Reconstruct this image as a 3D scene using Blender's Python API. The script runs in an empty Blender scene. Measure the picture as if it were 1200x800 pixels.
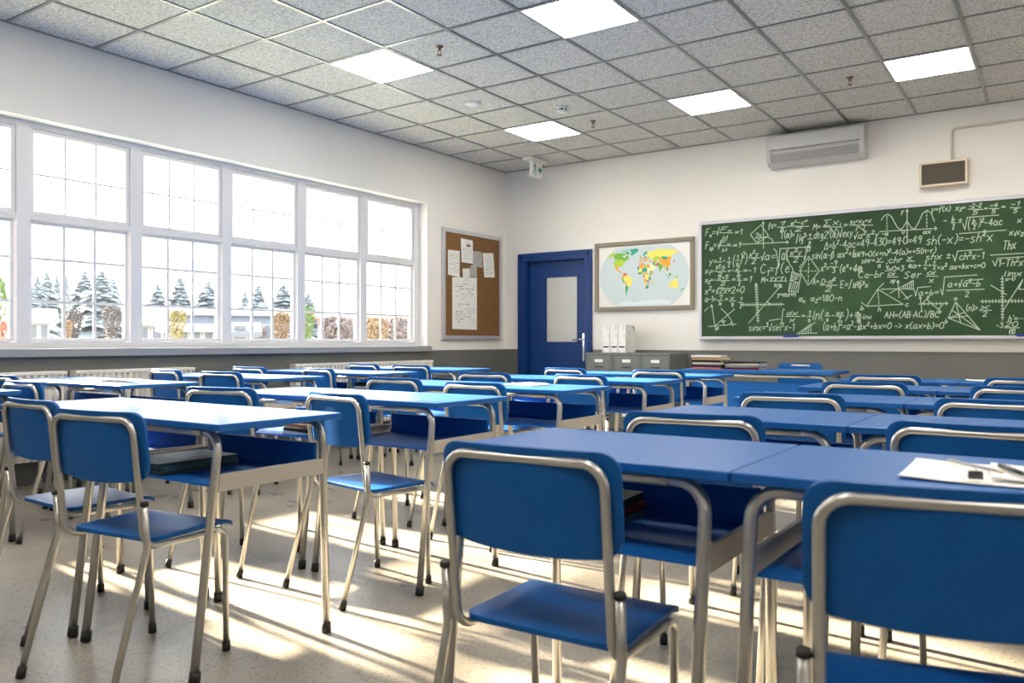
import bpy, bmesh, math, random
from mathutils import Vector, Matrix
R = math.radians
PI = math.pi
rng = random.Random(11)
scn = bpy.context.scene
COL = scn.collection

# ------------------------------------------------------------------ measured camera
FPX, CX0, CY0, YAW, EYE = 950.0, 600.0, 400.0, R(34.226), 1.0
DV = (-math.sin(YAW), math.cos(YAW))
RV = (math.cos(YAW), math.sin(YAW))
WL, WB, CEIL = -5.98, 8.64, 3.184        # inner faces: window wall x, board wall y, ceiling z
WR, WF = 2.45, -2.78                     # right wall x, rear wall y


def on_back(u, v, y=WB):
    qx, qy = DV[0] + (u - CX0) / FPX * RV[0], DV[1] + (u - CX0) / FPX * RV[1]
    t = y / qy
    return t * qx, EYE - (v - CY0) * t / FPX


def on_left(u, v, x=WL):
    qx, qy = DV[0] + (u - CX0) / FPX * RV[0], DV[1] + (u - CX0) / FPX * RV[1]
    t = x / qx
    return t * qy, EYE - (v - CY0) * t / FPX


def at_depth(u, v, d):
    r = (u - CX0) / FPX * d
    return d * DV[0] + r * RV[0], d * DV[1] + r * RV[1], EYE - (v - CY0) * d / FPX


# ------------------------------------------------------------------ mesh builder
class MB:
    def __init__(self):
        self.v, self.f, self.s, self.m = [], [], [], []

    def add(self, verts, faces, smooth=False, mat=0, M=None):
        b = len(self.v)
        for p in verts:
            p = Vector(p)
            self.v.append(M @ p if M else p)
        for f in faces:
            self.f.append([b + i for i in f])
            self.s.append(smooth)
            self.m.append(mat)

    def box(self, x0, x1, y0, y1, z0, z1, bev=0.0, seg=2, mat=0, M=None, smooth=None):
        bm = bmesh.new()
        bmesh.ops.create_cube(bm, size=1.0)
        for v in bm.verts:
            v.co = Vector(((x0 + x1) / 2 + v.co.x * (x1 - x0), (y0 + y1) / 2 + v.co.y * (y1 - y0), (z0 + z1) / 2 + v.co.z * (z1 - z0)))
        if bev > 0:
            bmesh.ops.bevel(bm, geom=list(bm.edges), offset=bev, segments=seg, profile=0.5, affect='EDGES')
        bm.verts.index_update()
        self.add([v.co.copy() for v in bm.verts], [[v.index for v in f.verts] for f in bm.faces], False, mat, M)
        bm.free()

    def tube(self, pts, r, n=10, caps=True, mat=0, M=None):
        pts = [Vector(p) for p in pts]
        T = []
        for i in range(len(pts)):
            a = pts[max(i - 1, 0)]
            b = pts[min(i + 1, len(pts) - 1)]
            T.append((b - a).normalized())
        ref = Vector((0, 0, 1)) if abs(T[0].z) < 0.9 else Vector((1, 0, 0))
        nrm = T[0].cross(ref).normalized()
        V, F = [], []
        for i, p in enumerate(pts):
            if i:
                nrm = (nrm - T[i] * nrm.dot(T[i])).normalized()
            bn = T[i].cross(nrm)
            rr = r[i] if isinstance(r, (list, tuple)) else r
            for k in range(n):
                a = 2 * PI * k / n
                V.append(p + (nrm * math.cos(a) + bn * math.sin(a)) * rr)
        for i in range(len(pts) - 1):
            for k in range(n):
                F.append([i * n + k, i * n + (k + 1) % n, (i + 1) * n + (k + 1) % n, (i + 1) * n + k])
        self.add(V, F, True, mat, M)
        if caps:
            b = len(self.v) - len(V)
            self.f.append([b + k for k in reversed(range(n))]); self.s.append(False); self.m.append(mat)
            e = b + (len(pts) - 1) * n
            self.f.append([e + k for k in range(n)]); self.s.append(False); self.m.append(mat)

    def lathe(self, prof, n=20, c=(0, 0, 0), mat=0, smooth=True):
        V, F = [], []
        for (r, z) in prof:
            for k in range(n):
                a = 2 * PI * k / n
                V.append((c[0] + r * math.cos(a), c[1] + r * math.sin(a), c[2] + z))
        for i in range(len(prof) - 1):
            for k in range(n):
                F.append([i * n + k, i * n + (k + 1) % n, (i + 1) * n + (k + 1) % n, (i + 1) * n + k])
        F.append([k for k in reversed(range(n))])
        F.append([(len(prof) - 1) * n + k for k in range(n)])
        self.add(V, F, smooth, mat)

    def prism(self, poly, h, place, mat=0):
        """poly: 2-D points; place(a, b, h) -> 3-D point."""
        n = len(poly)
        V = [place(a, b, 0) for a, b in poly] + [place(a, b, h) for a, b in poly]
        F = [list(reversed(range(n))), list(range(n, 2 * n))]
        F += [[i, (i + 1) % n, n + (i + 1) % n, n + i] for i in range(n)]
        self.add(V, F, False, mat)

    def build(self, name, mats, parent=None, loc=None, rotz=0.0, fix=True):
        me = bpy.data.meshes.new(name)
        me.from_pydata([tuple(v) for v in self.v], [], self.f)
        for m in (mats if isinstance(mats, (list, tuple)) else [mats]):
            me.materials.append(m)
        me.polygons.foreach_set('use_smooth', self.s)
        me.polygons.foreach_set('material_index', self.m)
        if fix:
            bm = bmesh.new()
            bm.from_mesh(me)
            bmesh.ops.recalc_face_normals(bm, faces=list(bm.faces))
            bm.to_mesh(me)
            bm.free()
        me.update()
        o = bpy.data.objects.new(name, me)
        COL.objects.link(o)
        if parent:
            o.parent = parent
        if loc:
            o.location = loc
        if rotz:
            o.rotation_euler = (0, 0, rotz)
        return o


def fillet(pts, rad, n=6):
    """polyline with rounded corners (rad: one number or one per inner corner)"""
    pts = [Vector(p) for p in pts]
    out = [pts[0]]
    for i in range(1, len(pts) - 1):
        r = rad[i - 1] if isinstance(rad, (list, tuple)) else rad
        a, p, b = pts[i - 1], pts[i], pts[i + 1]
        d1, d2 = (a - p).normalized(), (b - p).normalized()
        ang = d1.angle(d2)
        if ang > PI - 0.02 or r <= 0:
            out.append(p)
            continue
        t = r / math.tan(ang / 2)
        t = min(t, (a - p).length * 0.95, (b - p).length * 0.95)
        r2 = t * math.tan(ang / 2)
        c = p + (d1 + d2).normalized() * (r2 / math.sin(ang / 2))
        s, e = p + d1 * t - c, p + d2 * t - c
        tot = s.angle(e)
        ax = s.cross(e).normalized()
        for k in range(n + 1):
            out.append(c + Matrix.Rotation(tot * k / n, 3, ax) @ s)
    out.append(pts[-1])
    return out


def tag(o, label=None, cat=None, group=None, kind=None):
    if label: o['label'] = label
    if cat: o['category'] = cat
    if group: o['group'] = group
    if kind: o['kind'] = kind
    return o


def empty(name, loc=(0, 0, 0), rotz=0.0):
    o = bpy.data.objects.new(name, None)
    o.empty_display_size = 0.1
    COL.objects.link(o)
    o.location = loc
    o.rotation_euler = (0, 0, rotz)
    return o


def copy_tree(o, parent=None):
    c = o.copy()
    COL.objects.link(c)
    c.parent = parent
    for ch in list(KIDS.get(o.name, ())):
        copy_tree_child(ch, c)
    return c


KIDS = {}


def copy_tree_child(o, parent):
    c = o.copy()
    COL.objects.link(c)
    c.parent = parent
    for ch in list(KIDS.get(o.name, ())):
        copy_tree_child(ch, c)


def note_children(root):
    todo = [root]
    while todo:
        o = todo.pop()
        KIDS[o.name] = list(o.children)
        todo += KIDS[o.name]


# ------------------------------------------------------------------ materials
def mat(name, col, rough=0.5, metal=0.0, spec=0.5, coat=0.0):
    m = bpy.data.materials.new(name)
    m.use_nodes = True
    b = m.node_tree.nodes['Principled BSDF']
    b.inputs['Base Color'].default_value = (*col, 1)
    b.inputs['Roughness'].default_value = rough
    b.inputs['Metallic'].default_value = metal
    b.inputs['Specular IOR Level'].default_value = spec
    if coat:
        b.inputs['Coat Weight'].default_value = coat
        b.inputs['Coat Roughness'].default_value = 0.15
    return m


def srgb(r, g, b):
    f = lambda c: (c / 255 / 12.92) if c / 255 <= 0.04045 else ((c / 255 + 0.055) / 1.055) ** 2.4
    return f(r), f(g), f(b)


def noisy(name, stops, scale, rough=0.5, detail=4.0, bump=0.0, spec=0.5, rough_var=0.0, metal=0.0, stretch=None, bscale=None):
    """principled material with a colour ramp over object-space noise"""
    m = mat(name, stops[0][1], rough, metal, spec)
    nt = m.node_tree
    b = nt.nodes['Principled BSDF']
    tc = nt.nodes.new('ShaderNodeTexCoord')
    src = tc.outputs['Object']
    if stretch:
        mp = nt.nodes.new('ShaderNodeMapping')
        mp.inputs['Scale'].default_value = stretch
        nt.links.new(src, mp.inputs['Vector'])
        src = mp.outputs['Vector']
    nz = nt.nodes.new('ShaderNodeTexNoise')
    nz.inputs['Scale'].default_value = scale
    nz.inputs['Detail'].default_value = detail
    nz.inputs['Roughness'].default_value = 0.6
    nt.links.new(src, nz.inputs['Vector'])
    cr = nt.nodes.new('ShaderNodeValToRGB')
    e = cr.color_ramp.elements
    e[0].position, e[0].color = stops[0][0], (*stops[0][1], 1)
    e[1].position, e[1].color = stops[-1][0], (*stops[-1][1], 1)
    for p, c in stops[1:-1]:
        x = e.new(p)
        x.color = (*c, 1)
    nt.links.new(nz.outputs['Fac'], cr.inputs['Fac'])
    nt.links.new(cr.outputs['Color'], b.inputs['Base Color'])
    if rough_var:
        mr = nt.nodes.new('ShaderNodeMapRange')
        mr.inputs['To Min'].default_value = rough - rough_var
        mr.inputs['To Max'].default_value = rough + rough_var
        nt.links.new(nz.outputs['Fac'], mr.inputs['Value'])
        nt.links.new(mr.outputs['Result'], b.inputs['Roughness'])
    if bump:
        n2 = nt.nodes.new('ShaderNodeTexNoise')
        n2.inputs['Scale'].default_value = bscale or scale
        n2.inputs['Detail'].default_value = detail
        nt.links.new(src, n2.inputs['Vector'])
        bp = nt.nodes.new('ShaderNodeBump')
        bp.inputs['Strength'].default_value = bump
        bp.inputs['Distance'].default_value = 0.003
        nt.links.new(n2.outputs['Fac'], bp.inputs['Height'])
        nt.links.new(bp.outputs['Normal'], b.inputs['Normal'])
    return m


BLUE = (0.006, 0.105, 0.38)
M = {}
M['blue_top'] = noisy('blue laminate', [(0.3, (0.0055, 0.10, 0.37)), (0.7, (0.0065, 0.112, 0.40))], 6, 0.34, rough_var=0.04, spec=0.4)
M['blue_seat'] = noisy('blue moulded plywood', [(0.3, (0.005, 0.088, 0.32)), (0.7, (0.006, 0.10, 0.36))], 9, 0.38, rough_var=0.05, spec=0.22)
M['blue_tray'] = mat('blue powder coat', (0.005, 0.125, 0.46), 0.55, spec=0.25)
M['blue_panel'] = mat('blue front board', (0.006, 0.11, 0.42), 0.42, spec=0.3)
M['blue_door'] = noisy('blue door paint', [(0.3, (0.005, 0.038, 0.175)), (0.7, (0.006, 0.043, 0.19))], 5, 0.4, spec=0.3)
M['tube'] = noisy('satin silver tube', [(0.3, (0.55, 0.54, 0.515)), (0.7, (0.61, 0.60, 0.575))], 14, 0.3, metal=0.85, rough_var=0.05)
M['side_bar'] = mat('grey beige coated steel', (0.42, 0.395, 0.35), 0.45)
M['rubber'] = mat('black rubber', (0.012, 0.012, 0.012), 0.6)
M['wall'] = noisy('off white wall paint', [(0.3, (0.77, 0.755, 0.73)), (0.7, (0.80, 0.785, 0.76))], 2.2, 0.75, bump=0.05, bscale=180)
M['dado'] = noisy('grey green wall paint', [(0.3, (0.125, 0.13, 0.122)), (0.7, (0.145, 0.15, 0.14))], 2.0, 0.5)
M['white'] = mat('white paint', (0.80, 0.80, 0.80), 0.35)
M['window_white'] = mat('white window enamel', (0.67, 0.67, 0.70), 0.3)
M['sill'] = mat('pale grey sill', (0.29, 0.30, 0.325), 0.4)
M['radiator'] = mat('radiator enamel', (0.78, 0.76, 0.73), 0.35)
M['dark'] = mat('dark gap', (0.01, 0.01, 0.01), 0.8)
M['alu'] = mat('brushed aluminium', (0.62, 0.62, 0.66), 0.35, 0.6)
M['cabinet'] = mat('grey green steel', (0.15, 0.168, 0.155), 0.42)
M['handle_grey'] = mat('dark grey handle', (0.05, 0.055, 0.05), 0.4)
M['label_white'] = mat('white card', (0.82, 0.82, 0.80), 0.6)
M['cork'] = noisy('cork', [(0.3, (0.115, 0.05, 0.015)), (0.5, (0.19, 0.092, 0.030)), (0.7, (0.28, 0.145, 0.05))], 60, 0.85, detail=6, bump=0.3)
M['paper'] = noisy('white paper', [(0.3, (0.78, 0.78, 0.76)), (0.7, (0.83, 0.83, 0.81))], 3, 0.7)
M['paper_grey'] = mat('grey paper', (0.42, 0.42, 0.42), 0.7)
M['ink'] = mat('grey ink', (0.16, 0.16, 0.17), 0.7)
M['black'] = mat('black plastic', (0.012, 0.012, 0.013), 0.4)
M['chrome'] = mat('polished chrome', (0.8, 0.8, 0.8), 0.15, 1.0)
M['cream'] = mat('cream plastic', (0.70, 0.60, 0.47), 0.45)
M['mesh_brown'] = noisy('brown grille cloth', [(0.35, (0.06, 0.05, 0.04)), (0.65, (0.10, 0.083, 0.065))], 400, 0.8)
M['conduit'] = mat('painted conduit', (0.60, 0.56, 0.50), 0.5)
M['ac'] = mat('grey white plastic', (0.52, 0.52, 0.53), 0.4)
M['ac_dark'] = mat('dark grey plastic', (0.30, 0.30, 0.31), 0.45)
M['board_frame'] = mat('anodised frame', (0.56, 0.55, 0.62), 0.35, 0.35)
M['map_frame'] = noisy('taupe wood frame', [(0.3, (0.20, 0.17, 0.125)), (0.7, (0.26, 0.225, 0.165))], 20, 0.45, stretch=(1, 1, 8))
M['green'] = mat('sign green', (0.0, 0.20, 0.11), 0.4)
M['sprinkler'] = mat('bronze', (0.20, 0.11, 0.07), 0.4, 0.6)
M['frosted'] = noisy('frosted glass', [(0.3, (0.55, 0.56, 0.55)), (0.7, (0.58, 0.59, 0.58))], 3, 0.3)
M['page'] = noisy('book page edges', [(0.35, (0.62, 0.58, 0.50)), (0.65, (0.74, 0.70, 0.62))], 8, 0.8, stretch=(1, 1, 120))

# chalkboard: green with wiped, cloudy chalk residue
M['board'] = noisy('green chalkboard', [(0.25, (0.014, 0.042, 0.016)), (0.5, (0.024, 0.066, 0.025)), (0.75, (0.048, 0.112, 0.047))], 1.3, 0.6, detail=5, spec=0.3)
M['chalk'] = mat('white chalk', (0.46, 0.57, 0.45), 0.95, spec=0.1)
M['chalk_faint'] = mat('smudged chalk', (0.22, 0.32, 0.21), 0.95, spec=0.1)

# floor: worn pale concrete tiles with dark specks and hairline cracks
def floor_mat():
    m = mat('worn stone floor', (0.45, 0.41, 0.36), 0.3, spec=0.25)
    nt = m.node_tree; N = nt.nodes; L = nt.links
    b = N['Principled BSDF']
    tc = N.new('ShaderNodeTexCoord')
    big = N.new('ShaderNodeTexNoise'); big.inputs['Scale'].default_value = 1.6; big.inputs['Detail'].default_value = 8; big.inputs['Roughness'].default_value = 0.65
    L.new(tc.outputs['Object'], big.inputs['Vector'])
    cr = N.new('ShaderNodeValToRGB')
    e = cr.color_ramp.elements
    e[0].position, e[0].color = 0.32, (0.215, 0.192, 0.160, 1)
    e[1].position, e[1].color = 0.68, (0.36, 0.328, 0.278, 1)
    L.new(big.outputs['Fac'], cr.inputs['Fac'])
    sp = N.new('ShaderNodeTexNoise'); sp.inputs['Scale'].default_value = 85; sp.inputs['Detail'].default_value = 3
    L.new(tc.outputs['Object'], sp.inputs['Vector'])
    cs = N.new('ShaderNodeValToRGB')
    e = cs.color_ramp.elements
    e[0].position, e[0].color = 0.34, (0.48, 0.46, 0.43, 1)
    e[1].position, e[1].color = 0.43, (1, 1, 1, 1)
    L.new(sp.outputs['Fac'], cs.inputs['Fac'])
    # hairline cracks only where a second noise allows them
    vo = N.new('ShaderNodeTexVoronoi'); vo.feature = 'DISTANCE_TO_EDGE'; vo.inputs['Scale'].default_value = 2.6
    wob = N.new('ShaderNodeTexNoise'); wob.inputs['Scale'].default_value = 4.0; wob.inputs['Detail'].default_value = 6
    L.new(tc.outputs['Object'], wob.inputs['Vector'])
    addv = N.new('ShaderNodeMixRGB'); addv.blend_type = 'ADD'; addv.inputs['Fac'].default_value = 0.35
    L.new(tc.outputs['Object'], addv.inputs['Color1']); L.new(wob.outputs['Color'], addv.inputs['Color2'])
    L.new(addv.outputs['Color'], vo.inputs['Vector'])
    ck = N.new('ShaderNodeValToRGB')
    e = ck.color_ramp.elements
    e[0].position, e[0].color = 0.0, (0.62, 0.60, 0.57, 1)
    e[1].position, e[1].color = 0.012, (1, 1, 1, 1)
    L.new(vo.outputs['Distance'], ck.inputs['Fac'])
    m1 = N.new('ShaderNodeMixRGB'); m1.blend_type = 'MULTIPLY'; m1.inputs['Fac'].default_value = 1
    L.new(cr.outputs['Color'], m1.inputs['Color1']); L.new(cs.outputs['Color'], m1.inputs['Color2'])
    m2 = N.new('ShaderNodeMixRGB'); m2.blend_type = 'MULTIPLY'; m2.inputs['Fac'].default_value = 0.6
    L.new(m1.outputs['Color'], m2.inputs['Color1']); L.new(ck.outputs['Color'], m2.inputs['Color2'])
    L.new(m2.outputs['Color'], b.inputs['Base Color'])
    mr = N.new('ShaderNodeMapRange'); mr.inputs['From Min'].default_value = 0.3; mr.inputs['From Max'].default_value = 0.7
    mr.inputs['To Min'].default_value = 0.24; mr.inputs['To Max'].default_value = 0.42
    L.new(big.outputs['Fac'], mr.inputs['Value']); L.new(mr.outputs['Result'], b.inputs['Roughness'])
    bp = N.new('ShaderNodeBump'); bp.inputs['Strength'].default_value = 0.12; bp.inputs['Distance'].default_value = 0.002
    L.new(sp.outputs['Fac'], bp.inputs['Height']); L.new(bp.outputs['Normal'], b.inputs['Normal'])
    return m


M['floor'] = floor_mat()


def tile_mat():
    """mineral fibre ceiling tile: pale grey with fine dark worm tracks and pinholes"""
    m = mat('mineral fibre tile', (0.6, 0.6, 0.6), 0.9, spec=0.2)
    nt = m.node_tree; N = nt.nodes; L = nt.links
    b = N['Principled BSDF']
    tc = N.new('ShaderNodeTexCoord')
    nz = N.new('ShaderNodeTexNoise'); nz.inputs['Scale'].default_value = 60; nz.inputs['Detail'].default_value = 5; nz.inputs['Roughness'].default_value = 0.75
    L.new(tc.outputs['Object'], nz.inputs['Vector'])
    cr = N.new('ShaderNodeValToRGB')
    e = cr.color_ramp.elements
    e[0].position, e[0].color = 0.36, (0.32, 0.32, 0.315, 1)
    e[1].position, e[1].color = 0.55, (0.72, 0.705, 0.68, 1)
    L.new(nz.outputs['Fac'], cr.inputs['Fac'])
    L.new(cr.outputs['Color'], b.inputs['Base Color'])
    bp = N.new('ShaderNodeBump'); bp.inputs['Strength'].default_value = 0.4; bp.inputs['Distance'].default_value = 0.003
    L.new(nz.outputs['Fac'], bp.inputs['Height']); L.new(bp.outputs['Normal'], b.inputs['Normal'])
    return m


M['tile'] = tile_mat()
M['tbar'] = mat('grey metal tee bar', (0.33, 0.33, 0.335), 0.3, 0.7)


def emit(name, col, s):
    m = bpy.data.materials.new(name)
    m.use_nodes = True
    nt = m.node_tree
    nt.nodes.remove(nt.nodes['Principled BSDF'])
    e = nt.nodes.new('ShaderNodeEmission')
    e.inputs['Color'].default_value = (*col, 1)
    e.inputs['Strength'].default_value = s
    nt.links.new(e.outputs['Emission'], nt.nodes['Material Output'].inputs['Surface'])
    return m


LAMP = 24.0
M['diffuser'] = emit('lit diffuser', (1.0, 0.93, 0.82), LAMP)


def glass():
    m = bpy.data.materials.new('clear window glass')
    m.use_nodes = True
    nt = m.node_tree; N = nt.nodes; L = nt.links
    N.remove(N['Principled BSDF'])
    fr = N.new('ShaderNodeFresnel')
    ge = N.new('ShaderNodeNewGeometry'); ir = N.new('ShaderNodeMapRange')
    ir.inputs['To Min'].default_value = 1.45; ir.inputs['To Max'].default_value = 1 / 1.45      # same reflectance from either face of a thin pane
    L.new(ge.outputs['Backfacing'], ir.inputs['Value']); L.new(ir.outputs['Result'], fr.inputs['IOR'])
    tr = N.new('ShaderNodeBsdfTransparent'); tr.inputs['Color'].default_value = (0.97, 0.985, 0.98, 1)
    gl = N.new('ShaderNodeBsdfGlossy'); gl.inputs['Roughness'].default_value = 0.02
    mx = N.new('ShaderNodeMixShader')
    L.new(fr.outputs['Fac'], mx.inputs['Fac']); L.new(tr.outputs['BSDF'], mx.inputs[1]); L.new(gl.outputs['BSDF'], mx.inputs[2])
    L.new(mx.outputs['Shader'], N['Material Output'].inputs['Surface'])
    return m


M['glass'] = glass()


# ------------------------------------------------------------------ the setting
def wall_grid(name, A, Zs, hole, place, th, mats, split):
    """a wall slab: A breaks along, Zs breaks up, hole(a, z) says which cells are open"""
    mb = MB()
    idx = {}

    def vid(i, j, s):
        k = (i, j, s)
        if k not in idx:
            idx[k] = len(mb.v)
            mb.v.append(Vector(place(A[i], Zs[j], th if s else 0.0)))
        return idx[k]

    nA, nZ = len(A) - 1, len(Zs) - 1
    solid = [[not hole((A[i] + A[i + 1]) / 2, (Zs[j] + Zs[j + 1]) / 2) for j in range(nZ)] for i in range(nA)]

    def face(q, m):
        mb.f.append(q); mb.s.append(False); mb.m.append(m)

    for i in range(nA):
        for j in range(nZ):
            if not solid[i][j]:
                continue
            m = 1 if Zs[j + 1] <= split + 1e-6 else 0
            face([vid(i, j, 0), vid(i + 1, j, 0), vid(i + 1, j + 1, 0), vid(i, j + 1, 0)], m)
            face([vid(i, j, 1), vid(i, j + 1, 1), vid(i + 1, j + 1, 1), vid(i + 1, j, 1)], 0)
            for di, dj, e in ((-1, 0, ((0, 0), (0, 1))), (1, 0, ((1, 1), (1, 0))), (0, -1, ((1, 0), (0, 0))), (0, 1, ((0, 1), (1, 1)))):
                ii, jj = i + di, j + dj
                if not (0 <= ii < nA and 0 <= jj < nZ and solid[ii][jj]):
                    (a, b), (c, d) = e
                    face([vid(i + a, j + b, 0), vid(i + c, j + d, 0), vid(i + c, j + d, 1), vid(i + a, j + b, 1)], m)
    return tag(mb.build(name, mats), kind='structure')


DADO = 0.902
OPEN_Y0, OPEN_Y1, OPEN_Z0, OPEN_Z1 = 1.93, 7.075, 0.90, 2.573
DOOR_X0, DOOR_X1, DOOR_Z = -5.67, -4.79, 2.03
wall_grid('wall_left', [WF, OPEN_Y0, OPEN_Y1, WB], [0, OPEN_Z0, OPEN_Z1, CEIL + 0.1],
          lambda a, z: OPEN_Y0 < a < OPEN_Y1 and OPEN_Z0 < z < OPEN_Z1, lambda a, z, t: (WL - t, a, z), 0.26, [M['wall'], M['dado']], DADO)
wall_grid('wall_back', [WL - 0.26, DOOR_X0, DOOR_X1, WR + 0.2], [0, DADO, DOOR_Z, CEIL + 0.1],
          lambda a, z: DOOR_X0 < a < DOOR_X1 and z < DOOR_Z, lambda a, z, t: (a, WB + t, z), 0.2, [M['wall'], M['dado']], DADO)
wall_grid('wall_right', [WF, WB], [0, DADO, CEIL + 0.1], lambda a, z: False, lambda a, z, t: (WR + t, a, z), 0.2, [M['wall'], M['dado']], DADO)
wall_grid('wall_front', [WL - 0.26, WR + 0.2], [0, DADO, CEIL + 0.1], lambda a, z: False, lambda a, z, t: (a, WF - t, z), 0.2, [M['wall'], M['dado']], DADO)
mb = MB()
mb.add([(WL - 0.26, WF - 0.2, 0), (WR + 0.2, WF - 0.2, 0), (WR + 0.2, WB + 1.2, 0), (WL - 0.26, WB + 1.2, 0),
        (WL - 0.26, WF - 0.2, -0.2), (WR + 0.2, WF - 0.2, -0.2), (WR + 0.2, WB + 1.2, -0.2), (WL - 0.26, WB + 1.2, -0.2)],
       [[0, 1, 2, 3], [7, 6, 5, 4], [0, 4, 5, 1], [1, 5, 6, 2], [2, 6, 7, 3], [3, 7, 4, 0]])
tag(mb.build('floor', M['floor']), kind='structure')
mb = MB()
mb.box(WL - 0.26, WR + 0.2, WF - 0.2, WB + 0.2, CEIL + 0.004, CEIL + 0.16)
ceiling = tag(mb.build('ceiling', M['tile']), kind='structure')
GX0, GY0 = -5.971, 2.642
XL = [GX0 + 0.6 * i for i in range(1, 15) if GX0 + 0.6 * i < WR]
YL = [GY0 + 0.6 * j for j in range(-9, 10) if WF < GY0 + 0.6 * j < WB]
mb = MB()
for x in XL:
    mb.box(x - 0.012, x + 0.012, WF, WB, CEIL - 0.004, CEIL + 0.006)
for y in YL:
    mb.box(WL, WR, y - 0.012, y + 0.012, CEIL - 0.003, CEIL + 0.006)
mb.box(WL, WL + 0.014, WF, WB, CEIL - 0.004, CEIL + 0.006)
mb.box(WL, WR, WB - 0.014, WB, CEIL - 0.004, CEIL + 0.006)
o = mb.build('ceiling_grid', M['tbar'], ceiling)

# ceiling light panels
mb = MB()
mb.box(-0.285, 0.285, -0.285, 0.285, -0.004, 0.004)
lamp0 = empty('ceiling_light')
mb.build('diffuser', M['diffuser'], lamp0)
mb = MB()
for a, b, c, d in ((-0.296, 0.296, -0.296, -0.284), (-0.296, 0.296, 0.284, 0.296), (-0.296, -0.284, -0.284, 0.284), (0.284, 0.296, -0.284, 0.284)):
    mb.box(a, b, c, d, -0.006, 0.004)
mb.build('frame', M['white'], lamp0)
note_children(lamp0)
LIGHTS = {(2, 3): 'square ceiling light panel nearest the windows in the near row of lights', (5, 3): 'largest square ceiling light panel, right of the one nearest the windows',
          (8, 7): 'square ceiling light panel farthest from the windows, above the wall box', (5, 7): 'square ceiling light panel left of the air conditioner',
          (2, 7): 'square ceiling light panel above the exit sign and door'}
first = True
for i in (2, 5, 8, 11):
    for j in (-5, -1, 3, 7):
        o = lamp0 if first else copy_tree(lamp0)
        first = False
        o.location = (GX0 + 0.6 * i + 0.3, GY0 + 0.6 * j + 0.3, CEIL - 0.002)
        lab = LIGHTS.get((i, j), 'square ceiling light panel out beyond the picture, in rank %d of file %d' % ((j + 9) // 4, (i + 1) // 3))
        tag(o, lab, 'ceiling light', 'square ceiling light panels')

# windows
POSTS = [(1.915, 2.0), (2.76, 2.848), (3.604, 3.694), (4.45, 4.54), (5.296, 5.388), (6.144, 6.236), (6.992, 7.06)]
XO, XI = WL - 0.20, WL - 0.12
ZB, ZT = 0.955, 2.56
BAYS = [(POSTS, n, OPEN_Y0, OPEN_Y1) for n in range(6)]
for nb, (PS, n, oy0, oy1) in enumerate(BAYS):
    last = len(PS) - 2
    y0, y1 = PS[n][1], PS[n + 1][0]
    yl = (PS[n][0] + PS[n][1]) / 2 if n else oy0
    yr = (PS[n + 1][0] + PS[n + 1][1]) / 2 if n < last else oy1
    w = tag(empty('window_%d' % (nb + 1), (XI, (y0 + y1) / 2, ZB)), kind='structure')
    c = (y0 + y1) / 2
    hy = (y1 - y0) / 2
    mb = MB()
    zt, zb = ZT - ZB, 0.0
    D = XO - XI
    mb.box(D, 0.0, yl - c, -hy, -0.05, OPEN_Z1 - ZB)            # side posts
    mb.box(D, 0.0, hy, yr - c, -0.05, OPEN_Z1 - ZB)
    mb.box(D, 0.0, -hy, hy, 2.53 - ZB, OPEN_Z1 - ZB)
    mb.box(D, 0.0, -hy, hy, -0.05, 0.995 - ZB)
    mb.box(D, 0.0, -hy, hy, 1.872 - ZB, 1.905 - ZB)             # transom
    mb.build('window_frame', M['window_white'], w)
    for nm, z0, z1, off, fw, munt in (('upper_sash', 1.908, 2.526, -0.012, 0.030, [2.205]), ('lower_sash', 0.998, 1.869, -0.030, 0.026, [1.29, 1.60])):
        mb = MB()
        a, b = -hy + 0.004, hy - 0.004
        z0 -= ZB; z1 -= ZB
        x1, x0 = off, off - 0.04
        mb.box(x0, x1, a, a + fw, z0, z1, 0.003)
        mb.box(x0, x1, b - fw, b, z0, z1, 0.003)
        mb.box(x0, x1, a + fw, b - fw, z0, z0 + fw, 0.003)
        mb.box(x0, x1, a + fw, b - fw, z1 - fw, z1, 0.003)
        s = mb.build(nm, M['window_white'], w)
        gx = off - 0.026
        mm = MB()
        mwd = 0.011 if nm == 'lower_sash' else 0.0075
        for k in (1, 2):
            yy = a + fw + (b - a - 2 * fw) * k / 3
            mm.box(gx + 0.004, gx + 0.014, yy - mwd, yy + mwd, z0 + fw, z1 - fw)
        for zz in munt:
            mm.box(gx + 0.004, gx + 0.012, a + fw, b - fw, zz - ZB - mwd, zz - ZB + mwd)
        mm.build('muntin', M['window_white'], s)
        mp = MB()
        mp.box(gx - 0.003, gx + 0.001, a + fw - 0.004, b - fw + 0.004, z0 + fw - 0.004, z1 - fw + 0.004)
        mp.build('pane', M['glass'], s)
for k, (oy0, oy1) in enumerate(((OPEN_Y0, OPEN_Y1),)):
    mb = MB()
    mb.box(WL - 0.125, WL - 0.001, oy0 + 0.002, oy1 - 0.002, 0.905, 0.95, 0.004)
    mb.box(WL + 0.0, WL + 0.045, oy0 - 0.04, oy1 + 0.04, 0.889, 0.949, 0.005)
    tag(mb.build('trim_%d' % (k + 1), M['sill']), kind='structure')

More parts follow.
